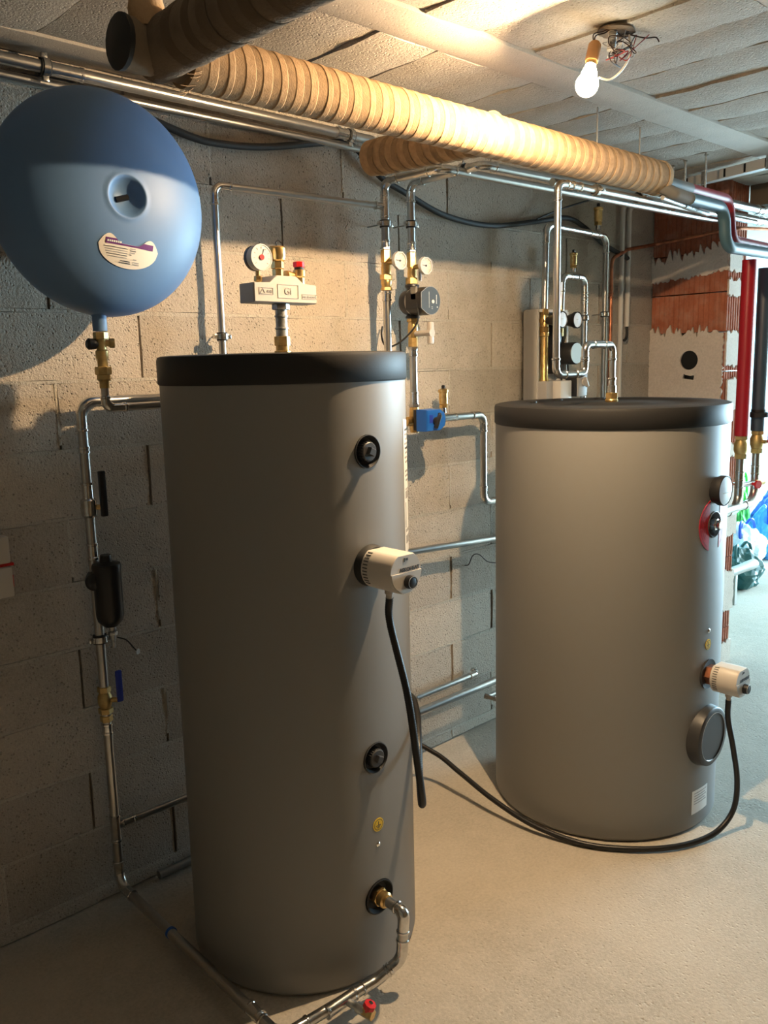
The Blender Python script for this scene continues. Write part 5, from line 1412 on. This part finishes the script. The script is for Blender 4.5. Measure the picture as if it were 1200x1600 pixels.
# ------------------------------------------------------------------ room beyond the pillar
dp = thing('drain_pipe', 'pale grey plastic drain pipe low behind the pillar ending in the open', 'pipe', (5.2, 2.5, 0.24))
MB().lathe((4.60, 2.50, 0.245), (1, 0.0, -0.008), [(0.032, 0), (0.032, 1.16), (0.035, 1.17), (0.035, 1.30), (0.028, 1.30), (0.028, 1.2)], 20).build('tube', M['pvc_grey'], dp)
MB().lathe((5.05, 2.50, 0.242), (1, 0, 0), [(0.033, -0.02), (0.037, -0.02), (0.037, 0.02), (0.033, 0.02)], 20).build('clamp', M['black_rubber'], dp)
for x in (4.9, 5.6): MB().box((x, 2.5, 0.105), (0.03, 0.03, 0.21)).build('prop', M['dull_steel'], dp)

def bag(name, label, loc, size, matn, seed, mark=None, handles=True):
    t = thing(name, label, 'bag', loc, 'plastic bags beyond the pillar')
    bm = bmesh.new(); bmesh.ops.create_icosphere(bm, subdivisions=4, radius=1.0)
    for v in bm.verts:
        c = v.co.copy()
        n_ = noise.noise(c * 1.7 + Vector((seed * 5.3, 0, 0))) * 0.35 + abs(noise.noise(c * 4.2 + Vector((0, seed * 3.7, 0)))) * 0.30
        c *= (1.0 - n_ * 0.8)
        tz = (c.z + 1) / 2
        pinch = 1.0 if tz < 0.6 else 1.0 - (tz - 0.6) * 1.1
        c.x *= pinch * size[0]; c.y *= pinch * size[1]
        c.z = max(0.0, (c.z + 0.72) / 1.72) * size[2]
        v.co = c + Vector(loc)
    me = bpy.data.meshes.new('body'); bm.to_mesh(me); bm.free()
    me.polygons.foreach_set('use_smooth', [False] * len(me.polygons))
    obj('body', me, M[matn], t)
    if handles:
        for s in (-1, 1):
            MB().tube(spline([(loc[0] + s * 0.02, loc[1], loc[2] + size[2] * 0.85), (loc[0] + s * size[0] * 0.3, loc[1] - 0.03, loc[2] + size[2] * 1.05), (loc[0] + s * size[0] * 0.5, loc[1] - 0.04, loc[2] + size[2] * 0.95), (loc[0] + s * size[0] * 0.55, loc[1] - 0.05, loc[2] + size[2] * 0.6)], 5), 0.012, 6).build('handle', M[mark or matn], t)
    return t
bag('plastic_bag', 'dark teal plastic bag on the floor nearest behind the pillar', (6.12, 2.72, 0), (0.24, 0.20, 0.30), 'bag_teal', 1)
bag('plastic_bag', 'pale white and blue plastic bag sitting on the bright floor', (6.70, 2.95, 0), (0.25, 0.19, 0.36), 'bag_white', 2, 'bag_blue')
bag('plastic_bag', 'deep blue shopping bag at the right edge beyond the pillar', (7.62, 3.08, 0), (0.22, 0.20, 0.52), 'bag_blue', 3, 'bag_sky')
bag('plastic_bag', 'bright green plastic bag standing tallest behind the other bags', (7.26, 3.24, 0), (0.11, 0.09, 0.64), 'bag_green', 4)
bag('plastic_bag', 'sky blue plastic bag leaning against the pale bag', (7.16, 2.94, 0), (0.18, 0.16, 0.44), 'bag_sky', 5, 'bag_blue')
nb = thing('storage_crate', 'dark navy crate standing behind the bags against the pale blue wall', 'crate', (6.90, 3.25, 0))
MB().box((6.90, 3.25, 0.24), (0.34, 0.16, 0.48), 0.012).build('body', M['box_navy'], nb)
MB().box((6.90, 3.25, 0.475), (0.36, 0.18, 0.03), 0.006).build('rim', M['box_navy'], nb)
